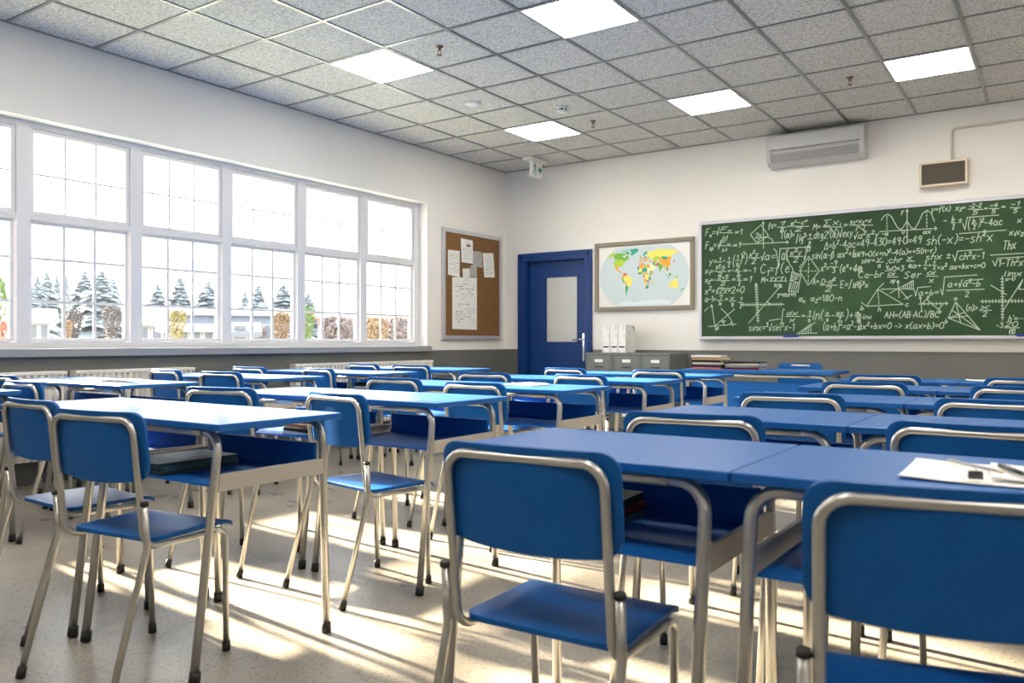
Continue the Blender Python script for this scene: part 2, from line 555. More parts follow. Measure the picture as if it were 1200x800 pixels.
# door in the back wall
door = tag(empty('door_1', ((DOOR_X0 + DOOR_X1) / 2, WB, 0)), kind='structure')
dc = (DOOR_X0 + DOOR_X1) / 2
mb = MB()
fx0, fx1, fz = -5.772 - dc, -4.70 - dc, 2.115
hx0, hx1 = DOOR_X0 - dc, DOOR_X1 - dc
prof = [(-0.030, 0.0), (-0.030, 0.03), (-0.022, 0.045), (-0.022, 0.075)]
mb.box(fx0, hx0 + 0.012, -0.03, -0.001, 0.002, fz, 0.005)
mb.box(hx1 - 0.012, fx1, -0.03, -0.001, 0.002, fz, 0.005)
mb.box(hx0 + 0.012, hx1 - 0.012, -0.03, -0.001, DOOR_Z - 0.02, fz, 0.005)
mb.box(fx0 + 0.03, hx0 - 0.02, -0.038, -0.028, 0.002, fz - 0.03, 0.004)
mb.box(hx1 + 0.02, fx1 - 0.03, -0.038, -0.028, 0.002, fz - 0.03, 0.004)
mb.box(fx0 + 0.03, fx1 - 0.03, -0.038, -0.028, DOOR_Z + 0.02, fz - 0.03, 0.004)
for a, b in ((hx0 + 0.001, hx0 + 0.025), (hx1 - 0.025, hx1 - 0.001)):
    mb.box(a, b, -0.001, 0.16, 0.002, DOOR_Z - 0.001)
mb.box(hx0 + 0.025, hx1 - 0.025, -0.001, 0.16, DOOR_Z - 0.026, DOOR_Z - 0.001)
for a, b in ((hx0 + 0.020, hx0 + 0.05), (hx1 - 0.05, hx1 - 0.020)):
    mb.box(a, b, 0.1005, 0.14, 0.002, DOOR_Z - 0.02)              # door stops added behind the leaf to block light through its gaps
mb.box(hx0 + 0.05, hx1 - 0.05, 0.1005, 0.14, DOOR_Z - 0.06, DOOR_Z - 0.02)
mb.build('door_frame', M['blue_door'], door)
mb = MB()
lx0, lx1, ly0, ly1 = hx0 + 0.027, hx1 - 0.027, 0.055, 0.10
gx0, gx1, gz0, gz1 = -5.40 - dc, -4.935 - dc, 0.985, 1.815
mb.box(lx0, gx0, ly0, ly1, 0.008, DOOR_Z - 0.03, 0.003)
mb.box(gx1, lx1, ly0, ly1, 0.008, DOOR_Z - 0.03, 0.003)
mb.box(gx0 - 0.002, gx1 + 0.002, ly0, ly1, 0.008, gz0, 0.001)
mb.box(gx0 - 0.002, gx1 + 0.002, ly0, ly1, gz1, DOOR_Z - 0.03, 0.001)
mb.build('door_leaf', M['blue_door'], door)
mb = MB()
for a, b, c_, d in ((gx0, gx0 + 0.012, gz0, gz1), (gx1 - 0.012, gx1, gz0, gz1), (gx0, gx1, gz0, gz0 + 0.012), (gx0, gx1, gz1 - 0.012, gz1)):
    mb.box(a, b, ly0 - 0.004, ly0 + 0.01, c_, d)
mb.build('glazing_bead', M['blue_door'], door)
mb = MB()
mb.box(gx0 + 0.001, gx1 - 0.001, ly0 + 0.012, ly0 + 0.02, gz0 + 0.001, gz1 - 0.001)
mb.build('door_pane', M['frosted'], door)
mb = MB()
hxp = -4.845 - dc
mb.box(hxp - 0.022, hxp + 0.022, ly0 - 0.008, ly0, 0.76, 1.10, 0.003)
mb.tube(fillet([(hxp, ly0 - 0.005, 1.025), (hxp, ly0 - 0.055, 1.025), (hxp - 0.13, ly0 - 0.055, 1.02)], 0.02), 0.009)
mb.build('door_handle', M['chrome'], door)

# ------------------------------------------------------------------ school chair
CH_W = 0.179                 # half spacing of the back posts
def make_chair():
    root = empty('school_chair')
    r = 0.0099
    # bent tube: rails under the seat, rear bends, posts and the top bar in one run
    P = [(-CH_W, 0.15, 0.400), (-CH_W, -0.100, 0.400), (-CH_W, -0.140, 0.774), (CH_W, -0.140, 0.774), (CH_W, -0.100, 0.400), (CH_W, 0.15, 0.400)]
    mb = MB()
    mb.tube(fillet(P, [0.055, 0.045, 0.045, 0.055], 8), r, 12)
    mb.build('back_frame', M['tube'], root)
    for s in (-1, 1):
        mb = MB()
        mb.tube(fillet([(s * CH_W, 0.15, 0.400), (s * CH_W, 0.203, 0.400), (s * 0.174, 0.212, 0.02)], 0.035, 7), r, 12)
        leg = mb.build('leg', M['tube'], root)
        mb = MB()
        mb.tube([(s * 0.174, 0.2115, 0.034), (s * 0.174, 0.212, 0.003)], [0.0128, 0.0135], 12)
        mb.build('foot_cap', M['rubber'], leg)
    for s in (-1, 1):
        mb = MB()
        x = s * (CH_W + 0.0215)
        mb.tube(fillet([(x, -0.1165, 0.535), (x, -0.108, 0.405), (x, -0.224, 0.02)], 0.07, 8), r, 12)
        leg = mb.build('leg', M['tube'], root)
        mb = MB()
        mb.tube([(x, -0.2205, 0.034), (x, -0.2275, 0.003)], [0.0128, 0.0135], 12)
        mb.build('foot_cap', M['rubber'], leg)
        mb = MB()
        mb.tube([(x, -0.1163, 0.530), (x, -0.1172, 0.5415)], [0.0122, 0.0108], 12)
        mb.build('leg_plug', M['rubber'], leg)
    # seat: thin moulded shell, dished, rolled over at the front, rounded corners
    def shell(nu, nv, fn, th, name, m):
        V, F = [], []
        for side in (0, 1):
            for j in range(nv + 1):
                for i in range(nu + 1):
                    p, n = fn(i / nu * 2 - 1, j / nv)
                    V.append(p - n * (th * side))
        W = nu + 1
        B = W * (nv + 1)
        for j in range(nv):
            for i in range(nu):
                a = j * W + i
                F.append([a, a + 1, a + W + 1, a + W])
                F.append([B + a, B + a + W, B + a + W + 1, B + a + 1])
        ring = [i for i in range(W)] + [j * W + nu for j in range(1, nv + 1)] + [nv * W + i for i in range(nu - 1, -1, -1)] + [j * W for j in range(nv - 1, 0, -1)]
        for k in range(len(ring)):
            a, b = ring[k], ring[(k + 1) % len(ring)]
            F.append([a, b, B + b, B + a])
        mb = MB()
        mb.add(V, F, True)
        # sharp rim
        o = mb.build(name, m, root)
        md = o.modifiers.new('bevel', 'BEVEL')
        md.width = th * 0.3
        md.segments = 2
        md.limit_method = 'ANGLE'
        md.angle_limit = R(40)
        return o

    def corner(t, L, rad):
        """inset of the half width at distance t*L from the nearer end"""
        d = min(t, 1 - t) * L
        return 0.0 if d >= rad else rad - math.sqrt(max(rad * rad - (rad - d) ** 2, 0))

    def ease(t, k):
        return t if k == 0 else t

    ys = [0, 0.004, 0.015, 0.03, 0.06, 0.12, 0.25, 0.4, 0.55, 0.7, 0.8, 0.86, 0.9, 0.93, 0.955, 0.975, 0.99, 1.0]
    def seat_fn(a, b):
        t = ys[int(round(b * (len(ys) - 1)))]
        y = -0.078 + t * 0.33
        w = 0.186 - 0.004 * t - corner(t, 0.315, 0.035)
        z = 0.425 - 0.007 * math.sin(PI * min(max(t, 0), 1)) * (1 - a * a) + 0.004 * t
        q = max(0.0, (t - 0.80) / 0.20)
        z -= 0.024 * q * q
        return Vector((a * w, y, z)), Vector((0, 0, 1))
    shell(16, len(ys) - 1, seat_fn, 0.013, 'seat', M['blue_seat'])

    zs = [0, 0.006, 0.02, 0.045, 0.09, 0.16, 0.28, 0.4, 0.52, 0.64, 0.75, 0.84, 0.9, 0.94, 0.97, 0.99, 1.0]
    def back_fn(a, b):
        t = zs[int(round(b * (len(zs) - 1)))]
        w = 0.201 - corner(t, 0.215, 0.042)
        x = a * w
        k = min(1.0, abs(x) / 0.201)
        z = 0.585 + t * 0.213 + 0.016 * k * k * (1 - t)          # lower edge bows down in the middle
        post = -0.140 + (0.774 - z) / (0.774 - 0.400) * 0.040
        y = post + 0.0255 - 0.020 * (1 - k * k) + 0.004 * k ** 4
        nv = Vector((-0.2 * x / 0.2, 1.0, 0.10)).normalized()
        return Vector((x, y, z)), nv
    shell(22, len(zs) - 1, back_fn, 0.012, 'backrest', M['blue_seat'])
    note_children(root)
    return root


# ------------------------------------------------------------------ school desk
DK_W, DK_D, DK_Z = 0.34, 0.2445, 0.757
LX = -0.016                   # the leg frame sits a little left of the top
def make_desk():
    root = empty('school_desk')
    mb = MB()
    mb.box(-DK_W + 0.001, DK_W - 0.001, -DK_D, DK_D, DK_Z - 0.021, DK_Z, 0.004, 3)
    mb.build('desktop', M['blue_top'], root)
    r = 0.0133
    zt = DK_Z - 0.021 - r
    for s in (-1, 1):
        y = s * (DK_D - 0.045) if s < 0 else DK_D - 0.035
        yf = -DK_D - 0.042 if s < 0 else DK_D - 0.018
        mb = MB()
        mb.tube([(-0.2, y, zt), (0.2, y, zt)], r, 12)
        mb.build('top_rail', M['tube'], root)
        for e in (-1, 1):
            mb = MB()
            mb.tube(fillet([(e * 0.2, y, zt), (LX + e * 0.296, y, zt), (LX + e * 0.298, yf, 0.02)], 0.06, 8), r, 12)
            leg = mb.build('leg', M['tube'], root)
            mb = MB()
            k = (0.036) / zt
            mb.tube([(LX + e * 0.298, yf + (y - yf) * k, 0.036), (LX + e * 0.298, yf, 0.003)], [0.0163, 0.0172], 12)
            mb.build('foot_cap', M['rubber'], leg)
    # book tray: one bent sheet, shelf with turned up back
    prof = [(-DK_D + 0.035, 0.5605), (-DK_D + 0.035, 0.5665), (DK_D - 0.085, 0.5665), (DK_D - 0.07, 0.571), (DK_D - 0.062, 0.585), (DK_D - 0.058, 0.652), (DK_D - 0.052, 0.655),
            (DK_D - 0.046, 0.652), (DK_D - 0.050, 0.583), (DK_D - 0.061, 0.566), (DK_D - 0.082, 0.5605)]
    mb = MB()
    mb.prism(prof, 0.566, lambda a, b, h: (LX - 0.283 + h, a, b))
    mb.build('tray', M['blue_tray'], root)
    for e in (-1, 1):
        mb = MB()
        x = LX + e * 0.300
        yn = -DK_D + 0.045 - (zt - 0.575) / zt * 0.08
        yr_ = DK_D - 0.032
        mb.prism([(yn + 0.006, 0.550), (yn + 0.012, 0.601), (yr_, 0.601), (yr_, 0.550)], 0.012, lambda a, b, h: (x - 0.006 + h, a, b))
        mb.build('side_rail', M['side_bar'], root)
    note_children(root)
    return root


chair0, desk0 = make_chair(), make_desk()
COLS = {'W': (-4.285 - 1.02, -4.285 - 0.34, 'window column'), 'L': (-2.038 - 1.02, -2.038 - 0.34, 'middle column'), 'R': (-0.856, -0.174, 'right-hand column')}
ROWN = ['nearest', 'second', 'third', 'fourth', 'farthest']
EXTRA = {'L1R': ' with grey folders in its tray', 'L2L': ' with magazines in its tray', 'R1L': ' with books in its tray', 'R1R': ' with white sheets on it', 'W2R': ' with an open booklet on it', 'L3R': ' with an open booklet on it',
         'R5R': ' with a white sheet on it', 'W4R': ' with books in its tray'}
used = {'d': False, 'c': False}
DESK = {}
for c in 'WLR':
    for k in range(5):
        for s in 'LR':
            nm = '%s%d%s' % (c, k + 1, s)
            if nm == 'W1L':
                continue
            o = copy_tree(desk0) if used['d'] else desk0
            used['d'] = True
            x = COLS[c][0 if s == 'L' else 1]
            o.location = (x, 1.475 + k * 1.0 + DK_D, 0)
            DESK[nm] = o.location.copy()
            side = 'left' if s == 'L' else 'right'
            tag(o, 'blue school desk%s, %s of pair, %s row, %s' % (EXTRA.get(nm, ''), side, ROWN[k], COLS[c][2]), 'desk', 'school desks in pairs')

CHAIRS = {'L1L': (-3.009, 1.533, -2.2), 'L1R': (-2.388, 1.418, 7.0), 'L2L': (-3.125, 2.373, 11.0), 'L2R': (-2.377, 2.396, -9.7),
          'L3L': (-3.124, 3.52, 2.0), 'L3R': (-2.431, 3.366, -3.8), 'L4L': (-3.155, 4.410, 6.0), 'L4R': (-2.446, 4.480, -7.2),
          'L5L': (-3.155, 5.50, -7.0), 'L5R': (-2.395, 5.49, 1.5), 'R1L': (-0.873, 1.447, 1.4), 'R1R': (-0.152, 1.407, 13.0),
          'R2L': (-0.89, 2.31, 8.0), 'R2R': (-0.175, 2.41, -3.0), 'R3L': (-0.905, 3.38, 7.0), 'R3R': (-0.18, 3.41, -4.0), 'R4L': (-0.835, 4.48, 3.0),
          'R4R': (-0.155, 4.43, -1.0), 'R5L': (-0.905, 5.46, 3.0), 'R5R': (-0.175, 5.43, 1.0),
          'W2R': (-4.46, 2.17, -1.0), 'W2L': (-5.36, 2.45, 2.5), 'W3L': (-5.395, 3.58, -2.3), 'W3R': (-4.715, 3.54, 5.0),
          'W4L': (-5.40, 4.30, 3.0), 'W4R': (-4.684, 4.404, -7.7), 'W5L': (-5.282, 5.48, -2.2), 'W5R': (-4.684, 5.431, 6.0)}
for nm, (x, y, a) in CHAIRS.items():
    o = copy_tree(chair0) if used['c'] else chair0
    used['c'] = True
    o.location = (x, y, 0)
    o.rotation_euler = (0, 0, R(a))
    side = 'left' if nm[2] == 'L' else 'right'
    tag(o, 'blue chair on silver tube legs at %s desk of pair, %s row, %s' % (side, ROWN[int(nm[1]) - 1], COLS[nm[0]][2]), 'chair', 'chairs at the school desks')
o = copy_tree(chair0)
o.location = (-2.03, 7.64, 0)
o.rotation_euler = (0, 0, PI)
tag(o, 'blue chair behind the teacher desk, facing the class in front of chalkboard', 'chair')

# ------------------------------------------------------------------ teacher's desk
td = tag(empty('teacher_desk', (-2.20, 7.18, 0)), 'long blue teacher desk with blue front panel below the chalkboard', 'desk')
tw, tdp, tz = 0.66, 0.30, 0.752
mb = MB()
mb.box(-tw, tw, -tdp, tdp, tz - 0.028, tz, 0.005, 3)
mb.build('desktop', M['blue_top'], td)
for s in (-1, 1):
    y = s * (tdp - 0.05)
    mb = MB()
    mb.tube([(-tw + 0.2, y, tz - 0.044), (tw - 0.2, y, tz - 0.044)], 0.016, 12)
    mb.build('top_rail', M['tube'], td)
    for e in (-1, 1):
        mb = MB()
        mb.tube(fillet([(e * (tw - 0.2), y, tz - 0.044), (e * (tw - 0.06), y, tz - 0.044), (e * (tw - 0.055), y, 0.02)], 0.06, 8), 0.016, 12)
        leg = mb.build('leg', M['tube'], td)
        mb = MB()
        mb.tube([(e * (tw - 0.055), y, 0.036), (e * (tw - 0.055), y, 0.003)], [0.0178, 0.0185], 12)
        mb.build('foot_cap', M['rubber'], leg)
mb = MB()
mb.box(-tw + 0.08, tw - 0.08, -tdp + 0.085, -tdp + 0.103, 0.25, tz - 0.10, 0.003)
mb.build('front_panel', M['blue_panel'], td)

# ------------------------------------------------------------------ books, folders and paper
def book(name, label, cat, group, c, w, d, h, rot, cover, loc_z, solid=False):
    """closed book lying flat: cover boards and spine as the thing's mesh, page block as a part"""
    o = tag(empty(name, (c[0], c[1], loc_z), R(rot)), label, cat, group)
    t = min(0.0025, h * 0.2)
    mb = MB()
    mb.box(-w / 2, w / 2, -d / 2, d / 2, 0, t)
    mb.box(-w / 2, w / 2, -d / 2, d / 2, h - t, h)
    mb.box(-w / 2, -w / 2 + t, -d / 2, d / 2, t, h - t)
    mb.build('cover', cover, o)
    mb = MB()
    mb.box(-w / 2 + t, w / 2 - 0.004, -d / 2 + 0.004, d / 2 - 0.004, t, h - t)
    mb.build('inner_sheets' if solid else 'pages', cover if solid else M['page'], o)
    return o


def cov(name, r, g, b, rough=0.45):
    return mat('cover ' + name, srgb(r, g, b), rough, spec=0.2)


C = {n: cov(n, *c) for n, c in {'slate': (66, 84, 98), 'slate_dark': (52, 66, 80), 'teal': (70, 105, 112), 'red': (140, 40, 55), 'white': (225, 222, 218), 'navy': (28, 36, 78), 'black': (24, 24, 28),
                               'green': (40, 120, 95), 'cream': (205, 190, 160), 'salmon': (214, 120, 95), 'blue': (70, 110, 170), 'tan': (170, 140, 95), 'grey': (140, 140, 145), 'maroon': (100, 32, 45)}.items()}

def stack(names, x, y, z, group, cat, kind='book', where='', solid=False, turn=0):
    zz = z
    n = len(names)
    for i, (colname, w, d, h, rot, dx, dy) in enumerate(names):
        pos = 'bottom' if i == 0 else 'top' if i == n - 1 else ['second', 'third', 'fourth', 'fifth'][i - 1] + ' from bottom'
        lab = '%s %s, %s of the stack %s' % (colname.replace('_', ' '), kind, pos, where)
        book(kind, lab, cat, group, (x + dx, y + dy), w, d, h, rot + turn, C[colname], zz, solid)
        zz += h + 0.0006


TZ = 0.5675
stack([('slate_dark', 0.22, 0.30, 0.013, 0, 0, 0), ('teal', 0.22, 0.30, 0.012, 3, -0.008, 0.004), ('slate', 0.22, 0.30, 0.012, -2, -0.012, 0.0)],
      -2.50, 1.665, TZ, 'folders in a desk tray', 'folder', 'folder', 'under the nearest middle desk', solid=True)
stack([('white', 0.21, 0.29, 0.012, 4, 0.0, 0), ('black', 0.22, 0.29, 0.012, -6, 0.01, 0), ('cream', 0.21, 0.28, 0.012, 8, -0.01, 0.01), ('salmon', 0.20, 0.28, 0.010, 0, 0.015, 0), ('white', 0.21, 0.28, 0.010, 5, 0.01, 0.0), ('red', 0.21, 0.28, 0.014, 14, 0.0, 0.0)],
      -2.945, 2.70, TZ, 'magazines in a desk tray', 'magazine', 'magazine', 'in the second row tray', solid=True)
stack([('teal', 0.23, 0.30, 0.017, 2, 0, 0), ('maroon', 0.23, 0.30, 0.018, -2, -0.004, 0.002), ('black', 0.23, 0.30, 0.02, 3, -0.002, 0.0)],
      -0.975, 1.715, TZ, 'books in the near right desk tray', 'book', 'book', 'under the nearest right-hand desk', solid=True)
stack([('cream', 0.20, 0.27, 0.03, 0, 0, 0), ('navy', 0.20, 0.27, 0.03, 5, 0, 0), ('white', 0.20, 0.27, 0.02, -4, 0, 0), ('black', 0.20, 0.27, 0.028, 3, 0.0, 0)],
      -4.50, 4.70, TZ, 'books in a window column tray', 'book', 'book', 'in the fourth row tray', turn=90)
TT = tz + 0.0006
stack([('salmon', 0.21, 0.27, 0.017, 2, 0, 0), ('navy', 0.21, 0.27, 0.022, -3, 0.0, 0), ('cream', 0.21, 0.28, 0.02, 4, 0.01, 0), ('black', 0.21, 0.27, 0.018, 0, 0.0, 0), ('tan', 0.21, 0.28, 0.026, -5, 0.01, 0), ('white', 0.21, 0.27, 0.016, 3, -0.01, 0)],
      -2.66, 7.12, TT, 'taller stack of books on the teacher desk', 'book', 'book', 'at the teacher desk end', turn=90)
stack([('maroon', 0.22, 0.31, 0.018, -2, 0, 0), ('grey', 0.21, 0.30, 0.016, 3, 0, 0), ('cream', 0.21, 0.31, 0.02, -3, 0, 0), ('black', 0.22, 0.32, 0.012, 1, 0, 0)],
      -2.34, 7.14, TT, 'lower stack of books on the teacher desk', 'book', 'book', 'beside the taller stack', turn=90)


def sheet(name, label, cat, x, y, z, w, d, rot, m, group=None, curl=0.004):
    mb = MB()
    n = 6
    V, F = [], []
    for k in (0, 1):
        for j in range(n + 1):
            for i in range(n + 1):
                a, b = i / n - 0.5, j / n - 0.5
                V.append((a * w, b * d, curl * (abs(2 * a) ** 4 + 0.5 * abs(2 * b) ** 4) + 0.0008 * k + 0.0004))
    W = n + 1
    B = W * W
    for j in range(n):
        for i in range(n):
            q = j * W + i
            F.append([B + q, B + q + 1, B + q + W + 1, B + q + W])
            F.append([q, q + W, q + W + 1, q + 1])
    ring = [i for i in range(W)] + [j * W + n for j in range(1, W)] + [n * W + i for i in range(n - 1, -1, -1)] + [j * W for j in range(n - 1, 0, -1)]
    for k in range(len(ring)):
        a, b = ring[k], ring[(k + 1) % len(ring)]
        F.append([a, B + a, B + b, b])
    mb.add(V, F, True)
    return tag(mb.build(name, m, None, (x, y, z), R(rot)), label, cat, group)


sheet('paper_sheet', 'large white sheet on the nearest right-hand desk, lying under another', 'paper', -0.045, 1.70, DK_Z, 0.40, 0.255, 1, M['paper'], 'loose sheets on desks')
sheet('paper_sheet', 'smaller white sheet with a pen, lying on the larger sheet', 'paper', 0.01, 1.72, DK_Z + 0.0035, 0.24, 0.20, 4, M['paper'], 'loose sheets on desks')
sheet('paper_sheet', 'small white sheet on the farthest row desk at the right', 'paper', -0.43, 5.76, DK_Z, 0.14, 0.20, 8, M['paper'], 'loose sheets on desks')
mb = MB()
mb.tube([(-0.055, 0, 0.005), (0.045, 0, 0.005)], 0.0042, 10)
mb.tube([(0.045, 0, 0.005), (0.062, 0, 0.0045)], [0.0042, 0.0012], 10)
p = tag(mb.build('pen', M['black'], None, (-0.075, 1.70, DK_Z + 0.0085), R(-66)), 'black pen lying on the white sheets of the nearest desk', 'pen')
mb = MB()
mb.box(-0.040, -0.012, -0.0012, 0.0012, 0.009, 0.0105)
mb.build('pen_clip', M['chrome'], p)
mb = MB()
mb.prism([(-0.008, 0.0), (0.008, 0.0), (0.0015, 0.013), (-0.0015, 0.013)], 0.022, lambda a, b, h: (h - 0.011, a, b + 0.0075))
bc = tag(mb.build('binder_clip', M['black'], None, (-0.125, 1.60, DK_Z), R(12)), 'small black binder clip at the near edge of the white sheets', 'binder clip')
mb = MB()
for q in (-1, 1):
    mb.tube(fillet([(-0.006, q * 0.002, 0.019), (-0.004, q * 0.011, 0.023), (0.004, q * 0.011, 0.023), (0.006, q * 0.002, 0.019)], 0.002, 3), 0.0008, 6)
mb.build('clip_wire', M['chrome'], bc)
mb = MB()
mb.tube([(-0.08, 0, 0.0035), (0.07, 0, 0.0035)], 0.0032, 6)  # thin shadow line on the sheets, built as a grey rod
p = tag(mb.build('shadow_pencil', mat('grey pencil paint', (0.33, 0.33, 0.33), 0.4), None, (-0.14, 1.75, DK_Z + 0.006), R(-52)), 'grey pencil standing in for a shadow line across the left of the white sheets', 'shadow_pencil')
mb = MB()
mb.tube([(0.07, 0, 0.0035), (0.085, 0, 0.0035)], [0.0032, 0.0006], 6)
mb.build('shadow_pencil_tip', mat('pencil wood', (0.55, 0.38, 0.22), 0.6), p)

def booklet(x, y, rot, label):
    o = tag(empty('open_booklet', (x, y, DK_Z + 0.0005), R(rot)), label, 'booklet', 'open booklets on desks')
    mb = MB()
    mb.box(-0.11, 0.11, -0.08, 0.08, 0, 0.002)
    mb.build('cover', C['tan'], o)
    for s in (-1, 1):
        prof = [(0.0, 0.002), (s * 0.105, 0.002), (s * 0.105, 0.005), (s * 0.06, 0.010), (s * 0.02, 0.011), (0.0, 0.006)]
        mb = MB()
        mb.prism(prof, 0.15, lambda a, b, h: (a, -0.075 + h, b))
        mb.build('pages', M['page'], o)


booklet(-4.745, 2.77, 12, 'open tan booklet on the second row desk of the window column')
booklet(-2.48, 3.80, -8, 'open tan booklet on the third row desk of the middle column')

# ------------------------------------------------------------------ radiators
def radiator():
    root = empty('radiator')
    L = 0.94
    mb = MB()
    # front fluted panel
    n = 20
    pts = []
    for i in range(n):
        a = i * L / n
        w = L / n
        pts += [(a + w * 0.10, 0.0), (a + w * 0.28, 0.017), (a + w * 0.72, 0.017), (a + w * 0.90, 0.0)]
    poly = [(0, -0.012)] + pts + [(L, -0.012)]
    mb.prism(list(reversed(poly)), 0.595, lambda a, b, h: (0.039 + b, a, 0.17 + h))
    mb.build('front_panel', M['radiator'], root)
    mb = MB()
    mb.box(-0.035, -0.023, 0, L, 0.17, 0.70, 0.002)
    mb.build('rear_panel', M['radiator'], root)
    for a in (-0.012, L):
        mb = MB()
        mb.box(-0.038, 0.058, a, a + 0.012, 0.165, 0.70, 0.003)
        mb.build('side_cover', M['radiator'], root)
    mb = MB()
    mb.box(-0.038, -0.030, -0.012, L + 0.012, 0.70, 0.79)
    mb.box(0.046, 0.058, -0.012, L + 0.012, 0.766, 0.79, 0.003)
    mb.box(-0.030, 0.050, -0.012, -0.002, 0.70, 0.79)
    mb.box(-0.030, 0.050, L + 0.002, L + 0.012, 0.70, 0.79)
    for i in range(48):
        y = (i + 0.5) * L / 48
        mb.box(-0.030, 0.050, y - 0.0035, y + 0.0035, 0.777, 0.787)
    mb.build('top_grille', M['radiator'], root)
    mb = MB()
    mb.tube(fillet([(0.01, -0.004, 0.20), (0.01, -0.035, 0.20), (0.01, -0.035, 0.004)], 0.01), 0.008, 8)
    mb.build('pipe', M['radiator'], root)
    for y in (0.15, L - 0.15):
        mb = MB()
        mb.box(-0.052, -0.034, y - 0.015, y + 0.015, 0.25, 0.65)
        mb.build('bracket', M['radiator'], root)
    note_children(root)
    return root


r0 = radiator()
for i, (y, lab) in enumerate([(2.045, 'white radiator under the windows, partly cut off by the left edge'), (3.07, 'white radiator under the windows, second from the left edge'),
                              (5.09, 'white radiator under the windows, right half, left of a close pair'), (6.10, 'white radiator under the windows, nearest the cork board')]):
    o = r0 if i == 0 else copy_tree(r0)
    o.location = (WL + 0.056, y, 0)
    tag(o, lab, 'radiator', 'radiators under the windows')

# ------------------------------------------------------------------ filing cabinets and box files
CBX = [(-4.535, -4.190), (-4.188, -3.845), (-3.843, -3.500)]
CY = 8.16
cab0 = empty('filing_cabinet')
mb = MB()
w2 = 0.1705
mb.box(-w2, w2, 0.022, 0.465, 0.02, 0.872, 0.004)
mb.box(-w2 + 0.01, w2 - 0.01, 0.04, 0.45, 0.0, 0.03)
mb.box(-w2, w2, 0.0, 0.03, 0.848, 0.875, 0.003)
mb.box(-w2, w2, 0.0, 0.03, 0.02, 0.045, 0.003)
mb.box(-w2, -w2 + 0.016, 0.0, 0.03, 0.03, 0.86, 0.002)
mb.box(w2 - 0.016, w2, 0.0, 0.03, 0.03, 0.86, 0.002)
mb.build('cabinet_body', M['cabinet'], cab0)
for k in range(4):
    z0 = 0.047 + k * 0.2005
    mb = MB()
    mb.box(-w2 + 0.019, w2 - 0.019, 0.004, 0.03, z0, z0 + 0.196, 0.004)
    dr = mb.build('drawer', M['cabinet'], cab0)
    mb = MB()
    mb.box(-0.05, 0.05, -0.001, 0.006, z0 + 0.118, z0 + 0.15, 0.001)
    mb.build('card_label', M['label_white'], dr)
    mb = MB()
    mb.tube(fillet([(-0.045, 0.006, z0 + 0.072), (-0.045, -0.022, z0 + 0.068), (0.045, -0.022, z0 + 0.068), (0.045, 0.006, z0 + 0.072)], 0.01, 4), 0.0045, 8)
    mb.build('drawer_handle', M['handle_grey'], dr)
note_children(cab0)
for i, (a, b) in enumerate(CBX):
    o = cab0 if i == 0 else copy_tree(cab0)
    o.location = ((a + b) / 2, CY, 0)
    tag(o, ['grey steel filing cabinet next to the blue door', 'grey steel filing cabinet in the middle of the three', 'grey steel filing cabinet below the map, nearest the chalkboard'][i], 'filing cabinet', 'filing cabinets along the back wall')

M['file_print'] = noisy('white card with grey flecks', [(0.36, (0.55, 0.55, 0.55)), (0.42, (0.78, 0.78, 0.77)), (1.0, (0.84, 0.84, 0.83))], 24, 0.6, detail=2)
mf0 = empty('magazine_file')
W_, D_, H_ = 0.048, 0.245, 0.31
side = [(0, 0), (D_, 0), (D_, 0.20), (D_ * 0.62, H_), (0, H_)]
mb = MB()
for s in (-W_, W_ - 0.003):
    mb.prism(side, 0.003, lambda a, b, h, s=s: (s + h, a, b))
mb.box(-W_, W_, 0, 0.003, 0, H_)
mb.box(-W_, W_, D_ - 0.003, D_, 0, 0.20)
mb.box(-W_, W_, 0.003, D_ - 0.003, 0, 0.003)
mb.build('case', M['file_print'], mf0)
mb = MB()
mb.box(-0.033, 0.033, -0.0015, 0.0, 0.055, 0.072)
mb.build('title_strip', M['black'], mf0)
mb = MB()
mb.box(-W_ + 0.005, W_ - 0.005, 0.006, D_ - 0.006, 0.004, 0.19)
mb.box(-W_ + 0.005, W_ - 0.006, 0.006, D_ - 0.006, 0.19, 0.303)
mb.build('dark_filler', M['ac_dark'], mf0)  # dark grey block added inside so the cut corner looks dark
note_children(mf0)
for i, x in enumerate((-4.305, -4.205, -4.105)):
    o = mf0 if i == 0 else copy_tree(mf0)
    o.location = (x, 8.23, 0.8757)
    tag(o, ['white flecked magazine file nearest the blue door', 'white flecked magazine file between two others', 'white flecked magazine file nearest the chalkboard, side showing'][i], 'magazine file', 'magazine files on the cabinets')

# ------------------------------------------------------------------ things on the back wall
def frame4(mb, x0, x1, z0, z1, w, y0, y1, bev=0.003):
    mb.box(x0, x1, y0, y1, z0, z0 + w, bev)
    mb.box(x0, x1, y0, y1, z1 - w, z1, bev)
    mb.box(x0, x0 + w, y0, y1, z0 + w, z1 - w, bev)
    mb.box(x1 - w, x1, y0, y1, z0 + w, z1 - w, bev)


